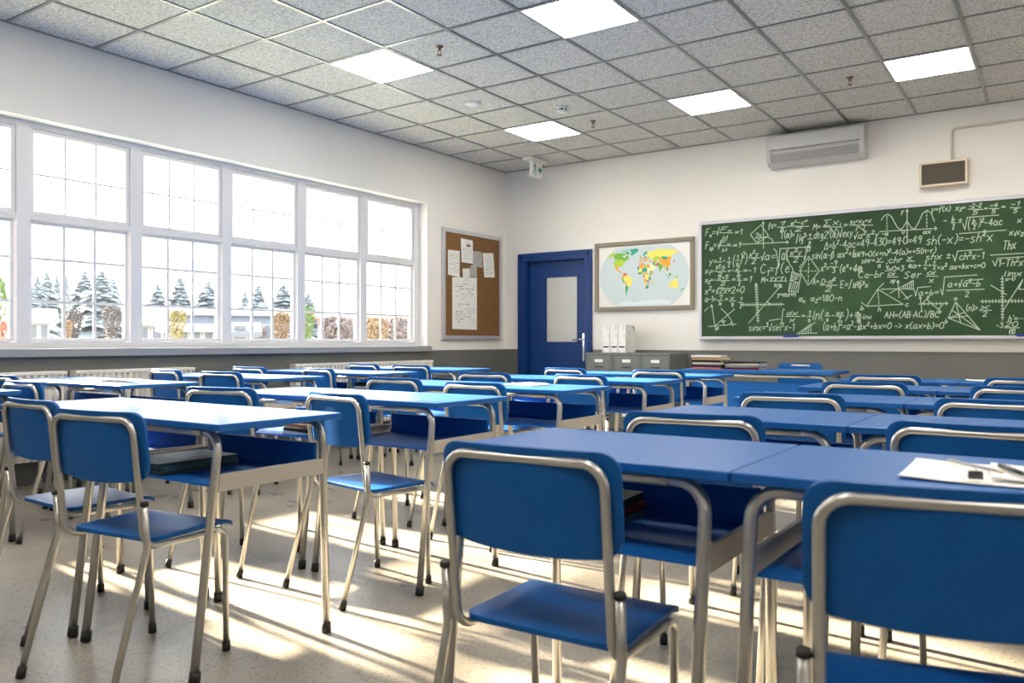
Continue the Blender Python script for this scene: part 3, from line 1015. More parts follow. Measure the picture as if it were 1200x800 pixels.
# chalkboard
BX0, BX1, BZ0, BZ1 = -3.314, -0.128, 1.055, 2.288
cb = tag(empty('chalkboard', (BX0, WB, BZ0)), 'long green chalkboard covered in chalk formulas and diagrams, silver frame', 'chalkboard')
BW, BH = BX1 - BX0, BZ1 - BZ0
mb = MB()
mb.box(0, BW / 2 - 0.001, -0.022, -0.003, 0, BH)
mb.build('board_panel', M['board'], cb)
mb = MB()
mb.box(BW / 2 + 0.001, BW, -0.022, -0.003, 0, BH)
mb.build('board_panel', M['board'], cb)
mb = MB()
mb.box(-0.028, BW + 0.028, -0.036, -0.001, BH, BH + 0.034, 0.004)
mb.box(-0.028, 0.0, -0.036, -0.001, 0.0, BH, 0.004)
mb.box(BW, BW + 0.028, -0.036, -0.001, 0.0, BH, 0.004)
mb.box(-0.028, BW + 0.028, -0.036, -0.001, -0.036, 0.0, 0.004)
mb.build('board_frame', M['board_frame'], cb)
mb = MB()
mb.box(0.0, BW, -0.095, -0.036, -0.032, -0.024, 0.003)
mb.box(0.0, BW, -0.099, -0.093, -0.032, -0.012, 0.002)
mb.build('chalk_tray', M['board_frame'], cb)

GL = {
 '0': [[(1, 0), (0, 1.6), (0, 4), (1, 6), (2.4, 6), (3.2, 4), (3.2, 1.6), (2.2, 0), (1, 0)]], '1': [[(0, 4.6), (1.2, 6), (1.2, 0)]],
 '2': [[(0, 5), (1, 6), (2.4, 6), (3, 4.8), (2.4, 3.4), (0, 0), (3.2, 0)]], '3': [[(0, 6), (2.8, 6), (1.2, 3.6), (2.8, 3), (3, 1.2), (1.8, 0), (0, 0.4)]],
 '4': [[(2.2, 0), (2.2, 6), (0, 2), (3.2, 2)]], '5': [[(3, 6), (0.4, 6), (0.2, 3.4), (2, 3.8), (3, 2.4), (2.4, 0.4), (0, 0)]],
 '6': [[(2.6, 6), (0.8, 4), (0, 1.8), (0.8, 0), (2.4, 0), (3, 1.6), (2.2, 2.8), (0.4, 2.2)]], '7': [[(0, 6), (3, 6), (1, 0)], [(0.6, 3), (2.6, 3)]],
 '8': [[(1.6, 3.2), (0.2, 4.6), (1.4, 6), (2.8, 4.8), (1.6, 3.2), (0, 1.6), (1.4, 0), (3, 1.4), (1.6, 3.2)]], '9': [[(3, 4.4), (1.6, 3.2), (0.2, 4.4), (1.2, 6), (2.8, 5.6), (3, 4.4), (2.2, 0)]],
 'a': [[(2.6, 3.4), (1.2, 4), (0, 2.4), (0.2, 0.4), (1.4, 0), (2.6, 1.6), (2.8, 3.8), (2.6, 0.6), (3.2, 0)]], 'b': [[(0.4, 6), (0, 0), (1.8, 0.2), (2.6, 1.8), (1.8, 3.2), (0.2, 2.4)]],
 'c': [[(2.4, 3.4), (1.2, 4), (0, 2.4), (0.4, 0.4), (1.6, 0), (2.6, 0.8)]], 'd': [[(2.8, 6), (2.6, 0)], [(2.6, 2.8), (1.2, 3.8), (0, 2), (0.6, 0.1), (2.6, 1)]],
 'e': [[(0.2, 2), (2.4, 2.4), (1.8, 4), (0.4, 3.2), (0.2, 1), (1.4, 0), (2.6, 0.8)]], 'f': [[(2.6, 5.8), (1.4, 5.6), (0.8, -1.4)], [(0, 3.2), (2.2, 3.4)]],
 'g': [[(2.4, 3.4), (0.8, 4), (0, 2.4), (1, 0.8), (2.4, 2), (2.6, 4), (2.2, -1.4), (0.6, -1.8)]], 'h': [[(0.4, 6), (0, 0)], [(0.2, 2.4), (1.4, 3.6), (2.4, 2.8), (2.4, 0)]],
 'i': [[(0.4, 3.6), (0.4, 0)], [(0.5, 5), (0.6, 5.3)]], 'k': [[(0.2, 6), (0, 0)], [(2.4, 3.8), (0.2, 1.8), (2.6, 0)]], 'l': [[(0.4, 6), (0.2, 0.4), (1, 0)]],
 'm': [[(0, 3.8), (0, 0)], [(0, 2.6), (1, 3.8), (1.8, 2.8), (1.8, 0)], [(1.8, 2.6), (2.8, 3.8), (3.6, 2.8), (3.6, 0)]], 'n': [[(0, 3.8), (0, 0)], [(0, 2.4), (1.2, 3.8), (2.4, 2.8), (2.4, 0)]],
 'o': [[(1.2, 0), (0, 1.8), (1, 3.8), (2.4, 3), (2.4, 1), (1.2, 0)]], 'p': [[(0.2, 3.8), (0, -1.8)], [(0.2, 3), (1.6, 3.8), (2.6, 2.4), (1.6, 0.2), (0.2, 0.8)]],
 'r': [[(0, 3.8), (0.2, 0)], [(0.2, 2.4), (1.2, 3.6), (2.2, 3.4)]], 's': [[(2.2, 3.6), (0.8, 3.8), (0.2, 2.8), (2, 1.4), (1.4, 0), (0, 0.4)]],
 't': [[(1, 5.6), (0.8, 0.6), (1.8, 0)], [(0, 3.8), (2, 3.9)]], 'u': [[(0, 3.8), (0.2, 0.6), (1.4, 0), (2.4, 1.4), (2.4, 3.8), (2.6, 0)]], 'v': [[(0, 3.8), (1.2, 0), (2.6, 4)]],
 'x': [[(0, 3.8), (2.6, 0)], [(2.8, 4), (0, 0)]], 'y': [[(0, 3.8), (1.2, 1)], [(2.6, 4), (0.4, -1.8)]], 'z': [[(0, 3.8), (2.4, 3.8), (0, 0), (2.6, 0)]],
 'A': [[(0, 0), (1.6, 6), (3.2, 0)], [(0.6, 2.2), (2.6, 2.2)]], 'B': [[(0, 0), (0.2, 6), (2.2, 5.6), (2, 3.6), (0.2, 3.2), (2.6, 2.6), (2.4, 0.4), (0, 0)]], 'C': [[(3, 5.2), (1.6, 6), (0, 3.6), (0.6, 0.6), (2, 0), (3.2, 1)]],
 'D': [[(0.2, 6), (0, 0), (2.2, 0.6), (3, 3.4), (1.8, 5.8), (0.2, 6)]], 'E': [[(3, 6), (0.2, 6), (0, 0), (3, 0)], [(0.2, 3), (2.2, 3)]], 'F': [[(3, 6), (0.2, 6), (0, 0)], [(0.1, 3.2), (2.2, 3.2)]],
 'H': [[(0, 6), (0, 0)], [(2.8, 6), (2.8, 0)], [(0, 3), (2.8, 3)]], 'M': [[(0, 0), (0.4, 6), (1.8, 2.4), (3.2, 6), (3.8, 0)]], 'N': [[(0, 0), (0.2, 6), (2.8, 0), (3, 6)]], 'T': [[(0, 6), (3.4, 6)], [(1.7, 6), (1.6, 0)]],
 'S': [[(2.8, 5.4), (1.2, 6), (0.2, 4.6), (2.6, 2), (1.8, 0), (0, 0.6)]], 'Y': [[(0, 6), (1.4, 3.2), (2.8, 6)], [(1.4, 3.2), (1.4, 0)]],
 '+': [[(0, 2.6), (2.6, 2.6)], [(1.3, 4), (1.3, 1.2)]], '-': [[(0, 2.6), (2.2, 2.6)]], '=': [[(0, 3.4), (2.6, 3.4)], [(0, 1.9), (2.6, 1.9)]], '(': [[(1.4, 6.6), (0.2, 4.6), (0.2, 1.4), (1.4, -0.8)]],
 ')': [[(0, 6.6), (1.2, 4.6), (1.2, 1.4), (0, -0.8)]], '/': [[(0, -0.6), (2, 6.6)]], '.': [[(0.2, 2.4), (0.5, 2.6)]], ',': [[(0.4, 0.4), (0, -1)]], ':': [[(0.2, 1), (0.4, 1.2)], [(0.2, 3.2), (0.4, 3.4)]], ';': [[(0.4, 0.6), (0, -1)], [(0.4, 3), (0.6, 3.2)]],
 "'": [[(0.4, 6.4), (0.2, 5.2)]], '<': [[(2.4, 4.6), (0, 2.6), (2.4, 0.8)]], '>': [[(0, 4.6), (2.4, 2.6), (0, 0.8)]],
 '@': [[(3, 3.8), (1.6, 0.4), (0.4, 0.4), (0, 2.2), (0.8, 3.8), (1.8, 3), (3, 0)]],                                       # alpha
 '&': [[(0, -1.6), (0.4, 4.6), (1.6, 6), (2.4, 4.8), (1, 3.2), (2.6, 2), (1.8, 0), (0.4, 0.6)]],                           # beta
 '#': [[(0, 0), (1.7, 6), (3.4, 0), (0, 0)]],                                                                              # delta
 '$': [[(2.6, 6.2), (1.8, 6.6), (1.3, 5), (1.1, 1), (0.6, -1), (-0.2, -0.6)]],                                             # integral
 '%': [[(3.4, 6), (0, 6), (1.8, 3), (0, 0), (3.6, 0)]],                                                                    # sigma
 '*': [[(0, 3.6), (3, 3.8)], [(0.8, 3.6), (0.6, 0)], [(2.2, 3.7), (2.4, 0)]],                                              # pi
 '~': [[(0, 3.2), (0.6, 3), (1.4, -0.4), (2.4, 6.8)]],                                                                     # root hook
 '!': [[(0, 4), (2.4, 4)], [(1.2, 5.4), (1.2, 2.6)], [(0, 1.2), (2.4, 1.2)]],                                              # plus minus
 '[': [[(0, 3.8), (-0.3, -1.6)], [(0, 1), (0.8, 0), (1.8, 1), (2, 3.8), (2.2, 0)]],                                        # mu
}
CHK = -0.0228
crng = random.Random(5)


def ribbon(mb, pts, w):
    pts = [Vector((p[0], p[1])) for p in pts]
    n = len(pts)
    for i in range(n - 1):
        a, b = pts[i], pts[i + 1]
        d = b - a
        if d.length < 1e-6:
            continue
        d.normalize()
        e = Vector((-d.y, d.x)) * (w / 2)
        a2, b2 = a - d * w * 0.3, b + d * w * 0.3
        q = [a2 + e, b2 + e, b2 - e, a2 - e]
        mb.add([(p.x, CHK - 0.0002 * (i % 2), p.y) for p in q], [[0, 1, 2, 3]])


def glyphs(text):
    """-> list of strokes in em units (cap height 6), total advance; ^ and _ shift the next sign"""
    out, x, i = [], 0.0, 0
    while i < len(text):
        ch = text[i]
        sc, dz = 1.0, 0.0
        if ch in '^_' and i + 1 < len(text):
            sc, dz = 0.6, (3.6 if ch == '^' else -1.4)
            i += 1
            ch = text[i]
        if ch == ' ':
            x += 2.2
            i += 1
            continue
        g = GL.get(ch)
        if g:
            jx, jz, sl = crng.uniform(-0.12, 0.12), crng.uniform(-0.25, 0.25), 0.14 + crng.uniform(-0.05, 0.05)
            mx = max(p[0] for s in g for p in s)
            for s in g:
                out.append([(x + (p[0] + sl * p[1] + jx + crng.uniform(-.08, .08)) * sc, p[1] * sc + dz + jz + crng.uniform(-.08, .08)) for p in s])
            x += (mx + 1.1) * sc
        i += 1
    return out, x


def crop(c, x, y):
    """zoomed measuring crop 1 or 2 of the board -> board coordinates (m)"""
    X, Z = on_back((810 if c == 1 else 1000) + x / 4.21, 220 + y / 4.21, WB - 0.022)
    return X - BX0, Z - BZ0


CW = 0.0075
def chalk_text(c, text, x0, y0, x1, h, c1=None, w=CW, faint=False):
    st, adv = glyphs(text)
    a, z = crop(c, x0, y0)
    b, _ = crop(c1 or c, x1, y0)
    _, zt = crop(c, x0, y0 - h)
    sx, sz = (b - a) / max(adv, 1), (zt - z) / 6.0
    return [[(a + p[0] * sx, z + p[1] * sz) for p in s] for s in st]


def chalk_lines(c, *polys):
    return [[crop(c, *p) for p in q] for q in polys]


def chalk(name, strokes, w=CW, m=None):
    mb = MB()
    for s in strokes:
        ribbon(mb, [(min(max(p[0], 0.012), BW - 0.012), min(max(p[1], 0.012), BH - 0.012)) for p in s], w)
    mb.build(name, m or M['chalk'], cb, fix=False)


T, Ln = chalk_text, chalk_lines
def F(*parts): chalk('chalk_formula', [s for p in parts for s in p])
def Dg(*parts): chalk('chalk_diagram', [s for p in parts for s in p])
def dash(c, a, b, n):
    out = []
    for i in range(n):
        t0, t1 = i / n, (i + 0.55) / n
        out.append([crop(c, a[0] + (b[0] - a[0]) * t0, a[1] + (b[1] - a[1]) * t0), crop(c, a[0] + (b[0] - a[0]) * t1, a[1] + (b[1] - a[1]) * t1)])
    return out
def ticks(c, a, b, n, l, vert):
    out = []
    for i in range(n):
        t = (i + 0.5) / n
        x, y = a[0] + (b[0] - a[0]) * t, a[1] + (b[1] - a[1]) * t
        out.append([crop(c, x - (l if vert else 0), y - (0 if vert else l)), crop(c, x + (l if vert else 0), y + (0 if vert else l))])
    return out
def frac(c, num, den, x0, x1, y, h):
    return Ln(c, [(x0, y), (x1, y)]) + T(c, num, x0 + 4, y - 6, x1 - 4, h) + T(c, den, x0 + (x1 - x0) * 0.28, y + h + 6, x1 - (x1 - x0) * 0.28, h)
def arc(c, cx, cy, rx, ry, a0, a1, n=12):
    return Ln(c, [(cx + rx * math.cos(R(a0 + (a1 - a0) * i / n)), cy - ry * math.sin(R(a0 + (a1 - a0) * i / n))) for i in range(n + 1)])


F(T(1, 'F_n=~', 70, 238, 140, 34), frac(1, 'F_n', '[', 140, 205, 222, 22), T(1, '=1', 214, 232, 256, 26))
F(T(1, 'F_s_p=~', 70, 302, 146, 34), frac(1, 'F_v', '[', 140, 200, 285, 20), T(1, '=1', 206, 294, 246, 24))
Dg(Ln(1, [(345, 182), (381, 236), (325, 274), (292, 230), (345, 182)], [(355, 166), (357, 298)], [(350, 178), (355, 166), (361, 178)], [(240, 279), (480, 268)], [(470, 262), (480, 268), (471, 275)]),
   arc(1, 366, 270, 38, 28, 0, 170), T(1, '2x', 318, 248, 348, 24))
F(T(1, 'fx=', 380, 200, 422, 28), frac(1, '1', '~5', 426, 470, 194, 20), T(1, '-', 474, 200, 484, 26), frac(1, 'e^x-c^x', '2', 486, 580, 190, 20))
F(T(1, 'M=', 600, 206, 642, 26), frac(1, '%x_i', 'N', 650, 746, 193, 28), T(1, '=', 754, 196, 776, 26), frac(1, 'x_1+x_2+x', 'N', 780, 896, 184, 22))
F(T(1, 'T(@)=', 440, 250, 512, 34), T(1, '$lg^2^-', 516, 268, 574, 34), frac(1, '1', 'a', 574, 598, 252, 18), T(1, 'dtg2 (@)~exy', 604, 252, 800, 34), T(2, '~a^2x^2y', 0, 252, 130, 30))
F(T(1, '#=b^2-4ac=49-430=49.0=49', 656, 302, 340, 34, 2))
F(T(1, 'y=', 90, 378, 130, 30), frac(1, '1', 'x', 132, 152, 366, 16), T(1, '-', 156, 372, 172, 26), frac(1, '1', '2', 176, 198, 366, 18), T(1, '(', 206, 384, 216, 48), frac(1, '1', 'n', 218, 240, 358, 20), T(1, ')^2)', 242, 372, 278, 44), frac(1, 'x^2y', '2', 282, 338, 345, 24))
F(T(1, '~a=', 340, 358, 420, 36), Ln(1, [(408, 300), (420, 312), (432, 392), (438, 300), (592, 291)]), T(1, 'a(', 446, 356, 480, 50), frac(1, 'x^2y', '2', 484, 552, 338, 24), T(1, ')^1^5', 556, 346, 590, 50))
F(T(1, 'x_1=', 68, 424, 112, 26), frac(1, '7-5', '2', 114, 172, 412, 18), T(1, '=-', 180, 420, 214, 24), frac(1, '2', '2', 216, 246, 412, 20), T(1, '=-1', 256, 420, 320, 24))
F(T(1, 'x_2=-', 68, 468, 124, 26), frac(1, '2+5', '2', 126, 190, 457, 18), T(1, '=', 200, 464, 222, 24), frac(1, '2', '2', 226, 250, 456, 20), T(1, '=1', 258, 464, 300, 26))
F(T(1, 'C_1=f(e', 340, 424, 490, 46))
F(T(1, 'x^2=~2x+2=0', 68, 524, 264, 30), Ln(1, [(128, 498), (200, 495)]))
F(T(1, 'a-1=', 68, 562, 124, 26), frac(1, '1', '2x', 126, 160, 554, 18), T(1, '=', 166, 560, 184, 22), frac(1, 'x', '1y', 188, 222, 558, 20), frac(1, '1', '2', 232, 258, 566, 20))
Dg(Ln(1, [(320, 470), (330, 666)], [(313, 482), (320, 470), (327, 482)], [(245, 577), (458, 574)], [(283, 668), (440, 486)], [(372, 560), (392, 574)]), ticks(1, (321, 482), (330, 660), 14, 8, True), ticks(1, (250, 577), (450, 574), 16, 7, False))
F(T(1, 'M=', 345, 468, 382, 26), frac(1, 'y_2-y_1', 'x_1-x_2', 386, 472, 460, 22))
Dg(Ln(1, [(85, 684), (222, 672)], [(100, 576), (122, 706)], [(95, 588), (100, 576), (107, 588)], [(66, 608), (84, 590)], [(116, 682), (214, 598)], [(146, 594), (176, 622), (196, 650), (206, 682)], [(190, 672), (204, 660)]), arc(1, 120, 680, 42, 34, 0, 42), T(1, '@', 150, 664, 172, 14), T(1, 'a', 122, 700, 138, 18), T(1, 'j', 190, 700, 200, 18))
Dg(Ln(1, [(470, 308), (474, 350), (486, 376), (500, 396), (504, 416)], [(566, 338), (552, 370), (534, 392)], [(497, 414), (541, 430), (526, 514), (480, 512), (497, 414)], [(490, 456), (534, 470)]),
   Ln(1, *[[(492 + k * 9, 452 - k * 2 + 8), (506 + k * 9, 420 + k * 3)] for k in range(4)], *[[(482 + k * 11, 508), (496 + k * 10, 468)] for k in range(4)]))
Dg(Ln(1, [(580, 338), (632, 410), (577, 480), (535, 410), (580, 338)]), dash(1, (580, 350), (577, 472), 6), dash(1, (540, 410), (626, 410), 5))
F(T(1, 'sin(@-& @x^2+bx', 595, 352, 838, 34))
F(T(1, 'x^2=', 640, 410, 682, 30), frac(1, '-9', '3', 684, 726, 390, 24), T(1, '(e^x+4g', 732, 416, 842, 36))
F(T(1, 'A=', 596, 478, 632, 30), frac(1, 'D.d^2', '2', 636, 720, 480, 24), T(1, 'E=$xd', 735, 492, 838, 34), T(2, 'x^2y^5x', 0, 494, 76, 26))
F(T(1, 'y=mx+n', 425, 538, 520, 24), T(1, '@_n  @_2=180-n', 530, 562, 746, 30))
F(T(1, '$', 440, 664, 462, 60), frac(1, 'dx', 'x', 466, 536, 634, 20), T(1, '=', 544, 640, 566, 20), frac(1, '1', 'a', 570, 596, 634, 22), T(1, 'ln(', 600, 650, 656, 44), frac(1, 'x', 'a', 660, 686, 632, 20), T(1, '-', 692, 640, 708, 22), frac(1, 'ax', '2', 712, 756, 632, 20), T(1, ')+', 762, 650, 802, 46), frac(1, 'a', 'x', 806, 838, 632, 20), frac(2, '3x', '20', 14, 44, 640, 18), T(2, 'lnx', 48, 646, 92, 20))
F(T(1, 'sinx=^3~sin^2x-1', 285, 706, 510, 32), Ln(1, [(384, 655), (440, 646)]))
Dg(Ln(1, [(520, 720), (622, 716)], [(524, 720), (590, 672), (590, 718)], [(560, 700), (612, 664)]), Ln(1, *[[(545 + k * 11, 718), (552 + k * 9, 700 - k * 6)] for k in range(4)]))
F(T(1, '(a+b)^2=a^2-2', 650, 702, 842, 36), T(2, 'ax^2+bx=0 -> x(ax+b)=0', 22, 696, 450, 28))
# right half
Dg(Ln(2, [(138, 160), (150, 140), (170, 130), (188, 142), (204, 172), (218, 196), (236, 206), (250, 188), (265, 164), (276, 180), (286, 198), (304, 202), (322, 170), (342, 126), (364, 110), (384, 124), (400, 166)],
      [(130, 216), (412, 200)], [(402, 192), (412, 200), (404, 208)], [(265, 106), (266, 272)], [(259, 118), (265, 106), (271, 118)]), dash(2, (166, 140), (166, 212), 5), dash(2, (362, 114), (362, 202), 5), T(2, 'y', 236, 126, 252, 22), T(2, '-@', 140, 238, 176, 22), T(2, '0', 240, 226, 254, 16), T(2, '@x', 344, 228, 386, 22))
F(T(2, 'y=f(x)', 384, 120, 482, 26), T(2, 'x_2=', 504, 112, 556, 26), frac(2, '-2-2', '5', 566, 640, 106, 20), T(2, '=', 646, 112, 664, 20), frac(2, '-4', '5', 668, 720, 102, 18), T(2, '=', 730, 104, 754, 20), frac(2, '-1', '5', 774, 826, 98, 20))
F(T(2, '-', 444, 176, 466, 26), frac(2, 'b', '2', 482, 506, 172, 26), T(2, '!', 516, 176, 540, 26), Ln(2, [(540, 176), (550, 206), (562, 146), (718, 134)]), T(2, '(', 566, 206, 580, 50), frac(2, 'b', '2', 584, 612, 178, 20), T(2, ')^2-4ac', 618, 190, 740, 34), Ln(2, [(522, 226), (756, 208)]), T(2, '2', 640, 236, 656, 18))
F(T(2, 'sh(-x)=-sh^2x', 360, 282, 694, 42))
F(T(2, 'shx !', 358, 356, 486, 30), Ln(2, [(490, 330), (502, 362), (514, 312), (636, 304)]), T(2, 'ch^2x-1', 522, 356, 646, 32))
F(T(2, 'Thx', 736, 304, 806, 42), Ln(2, [(676, 332), (842, 322)], [(688, 360), (700, 386), (712, 348), (842, 340)]), T(2, '1-Th^2x', 716, 388, 842, 34))
F(T(2, 'x', 808, 172, 834, 26))
F(T(2, 'x_1x_2', 768, 234, 842, 28))
F(T(2, 'x+9=0(x+n)^2-4(a)=+5(n-r)', 0, 342, 410, 24))
F(T(2, 'sinr=', 40, 372, 108, 24), frac(2, 'y', 'a', 112, 148, 366, 20), T(2, ';chr', 164, 372, 246, 30), frac(2, 'x', 'a', 262, 300, 362, 26))
F(T(2, 'q=0', 0, 414, 48, 22), T(2, '3x0=3', 156, 412, 252, 24), T(2, '-a+', 268, 396, 340, 22), frac(2, '1', 'n', 346, 366, 382, 14), T(2, '+', 370, 390, 386, 18), frac(2, '1', '2', 390, 410, 382, 14), T(2, '+x^2 ax+bx+c=0', 414, 404, 654, 24))
F(T(2, 'Co-br', 22, 446, 156, 32), frac(2, '@', 'x', 166, 220, 440, 22), T(2, 'Ser', 248, 446, 342, 32), frac(2, '@', 'x', 358, 418, 436, 24))
Dg(Ln(2, [(65, 584), (120, 500), (246, 574), (65, 584)], [(40, 565), (65, 584)], [(120, 500), (150, 470)]), dash(2, (121, 505), (127, 580), 5), T(2, 'b', 36, 602, 56, 22), T(2, 'c', 256, 584, 278, 22), T(2, 'h', 122, 610, 140, 22))
Dg(Ln(2, [(220, 456), (226, 542)], [(214, 468), (220, 456), (227, 468)], [(136, 500), (226, 498)], [(180, 520), (296, 456), (296, 500), (232, 498)], [(226, 498), (272, 550)], [(250, 548), (290, 530)]), Ln(2, *[[(246 + k * 10, 496), (248 + k * 10, 486 - k * 6)] for k in range(5)]), T(2, 'y', 194, 470, 210, 22))
F(Ln(2, [(300, 502), (308, 534), (318, 492), (382, 486)]), T(2, 'a+b=', 322, 530, 426, 26), Ln(2, [(430, 500), (440, 528), (450, 440), (610, 429)], [(460, 506), (646, 500)]), T(2, 'a+~a^2-b', 466, 490, 632, 30), Ln(2, [(552, 458), (640, 450)]), T(2, '2', 552, 538, 574, 26))
Dg(Ln(2, [(330, 534), (338, 608)], [(325, 546), (330, 534), (336, 546)], [(322, 573), (466, 570)], [(456, 563), (466, 570), (457, 577)], [(334, 576), (362, 550), (420, 600), (446, 570)]), ticks(2, (340, 572), (440, 571), 5, 7, False), T(2, 'a', 362, 546, 378, 16), T(2, 'b', 420, 618, 438, 18))
Dg(Ln(2, [(505, 562), (468, 642), (626, 702), (505, 562)], [(505, 562), (530, 668)], [(468, 642), (566, 632)], [(626, 702), (488, 604)], [(468, 642), (550, 614)]), T(2, 'a', 498, 552, 516, 16), T(2, 'b', 452, 668, 468, 20))
F(T(2, 'AH=(AB.AC)/BC', 155, 642, 430, 30))
Dg(Ln(2, [(735, 434), (736, 654)], [(625, 560), (842, 558)], [(735, 612), (836, 452), (816, 500), (842, 500)], [(678, 480), (756, 526)]), ticks(2, (735, 442), (736, 646), 14, 8, True), ticks(2, (630, 560), (840, 558), 13, 8, False))
F(T(2, '(n)>', 556, 606, 616, 28), frac(2, 'x', '2', 622, 682, 604, 24))
F(T(2, 'limx', 744, 436, 836, 24), T(2, 'x-0', 750, 458, 800, 18))
F(T(2, "h'=...", 764, 656, 842, 26), T(2, '-3', 704, 690, 742, 24), frac(2, '20', '~10', 746, 820, 690, 24))

# erasers on the chalk tray
for (u, lab) in ((927, 'blue felt eraser on the chalk tray, left part of the chalkboard'), (1203, 'blue felt eraser on the chalk tray, right part of the chalkboard')):
    ex = on_back(u, 394, WB - 0.065)[0]
    o = tag(empty('board_eraser', (ex, WB - 0.066, BZ0 - 0.0238)), lab, 'eraser', 'erasers on the chalk tray')
    mb = MB()
    mb.box(-0.075, 0.075, -0.022, 0.022, 0.014, 0.036, 0.004)
    mb.build('handle', mat('eraser blue', (0.01, 0.03, 0.30), 0.5), o)
    mb = MB()
    mb.box(-0.072, 0.072, -0.02, 0.02, 0.0, 0.0145)
    mb.build('felt', mat('eraser felt', (0.02, 0.025, 0.10), 0.95), o)

# ------------------------------------------------------------------ world map
MX0, MX1, MZ0, MZ1 = -4.655, -3.404, 1.36, 2.172
mp = tag(empty('world_map', ((MX0 + MX1) / 2, WB, (MZ0 + MZ1) / 2)), 'coloured world map in a taupe frame between door and chalkboard', 'map')
hw, hh = (MX1 - MX0) / 2, (MZ1 - MZ0) / 2
mb = MB()
frame4(mb, -hw, hw, -hh, hh, 0.045, -0.038, -0.001, 0.006)
frame4(mb, -hw + 0.036, hw - 0.036, -hh + 0.036, hh - 0.036, 0.012, -0.030, -0.006, 0.002)
mb.build('map_frame', M['map_frame'], mp)
mb = MB()
mb.box(-hw + 0.044, hw - 0.044, -0.012, -0.002, -hh + 0.044, hh - 0.044)
mb.build('map_sheet', M['paper'], mp)
mw, mh = hw - 0.065, hh - 0.055


def proj(lon, lat):
    lon -= 8
    k = 1 - 0.42 * abs(lat / 90) ** 2.2
    return lon / 180 * mw * k, lat / 90 * (1.12 - 0.12 * (lat / 90) ** 2) * mh - 0.01


def map_poly(mb, ll, d, mi):
    pts = [proj(*p) for p in ll]
    mb.add([(a, d, b) for a, b in pts], [list(range(len(pts)))], False, mi)


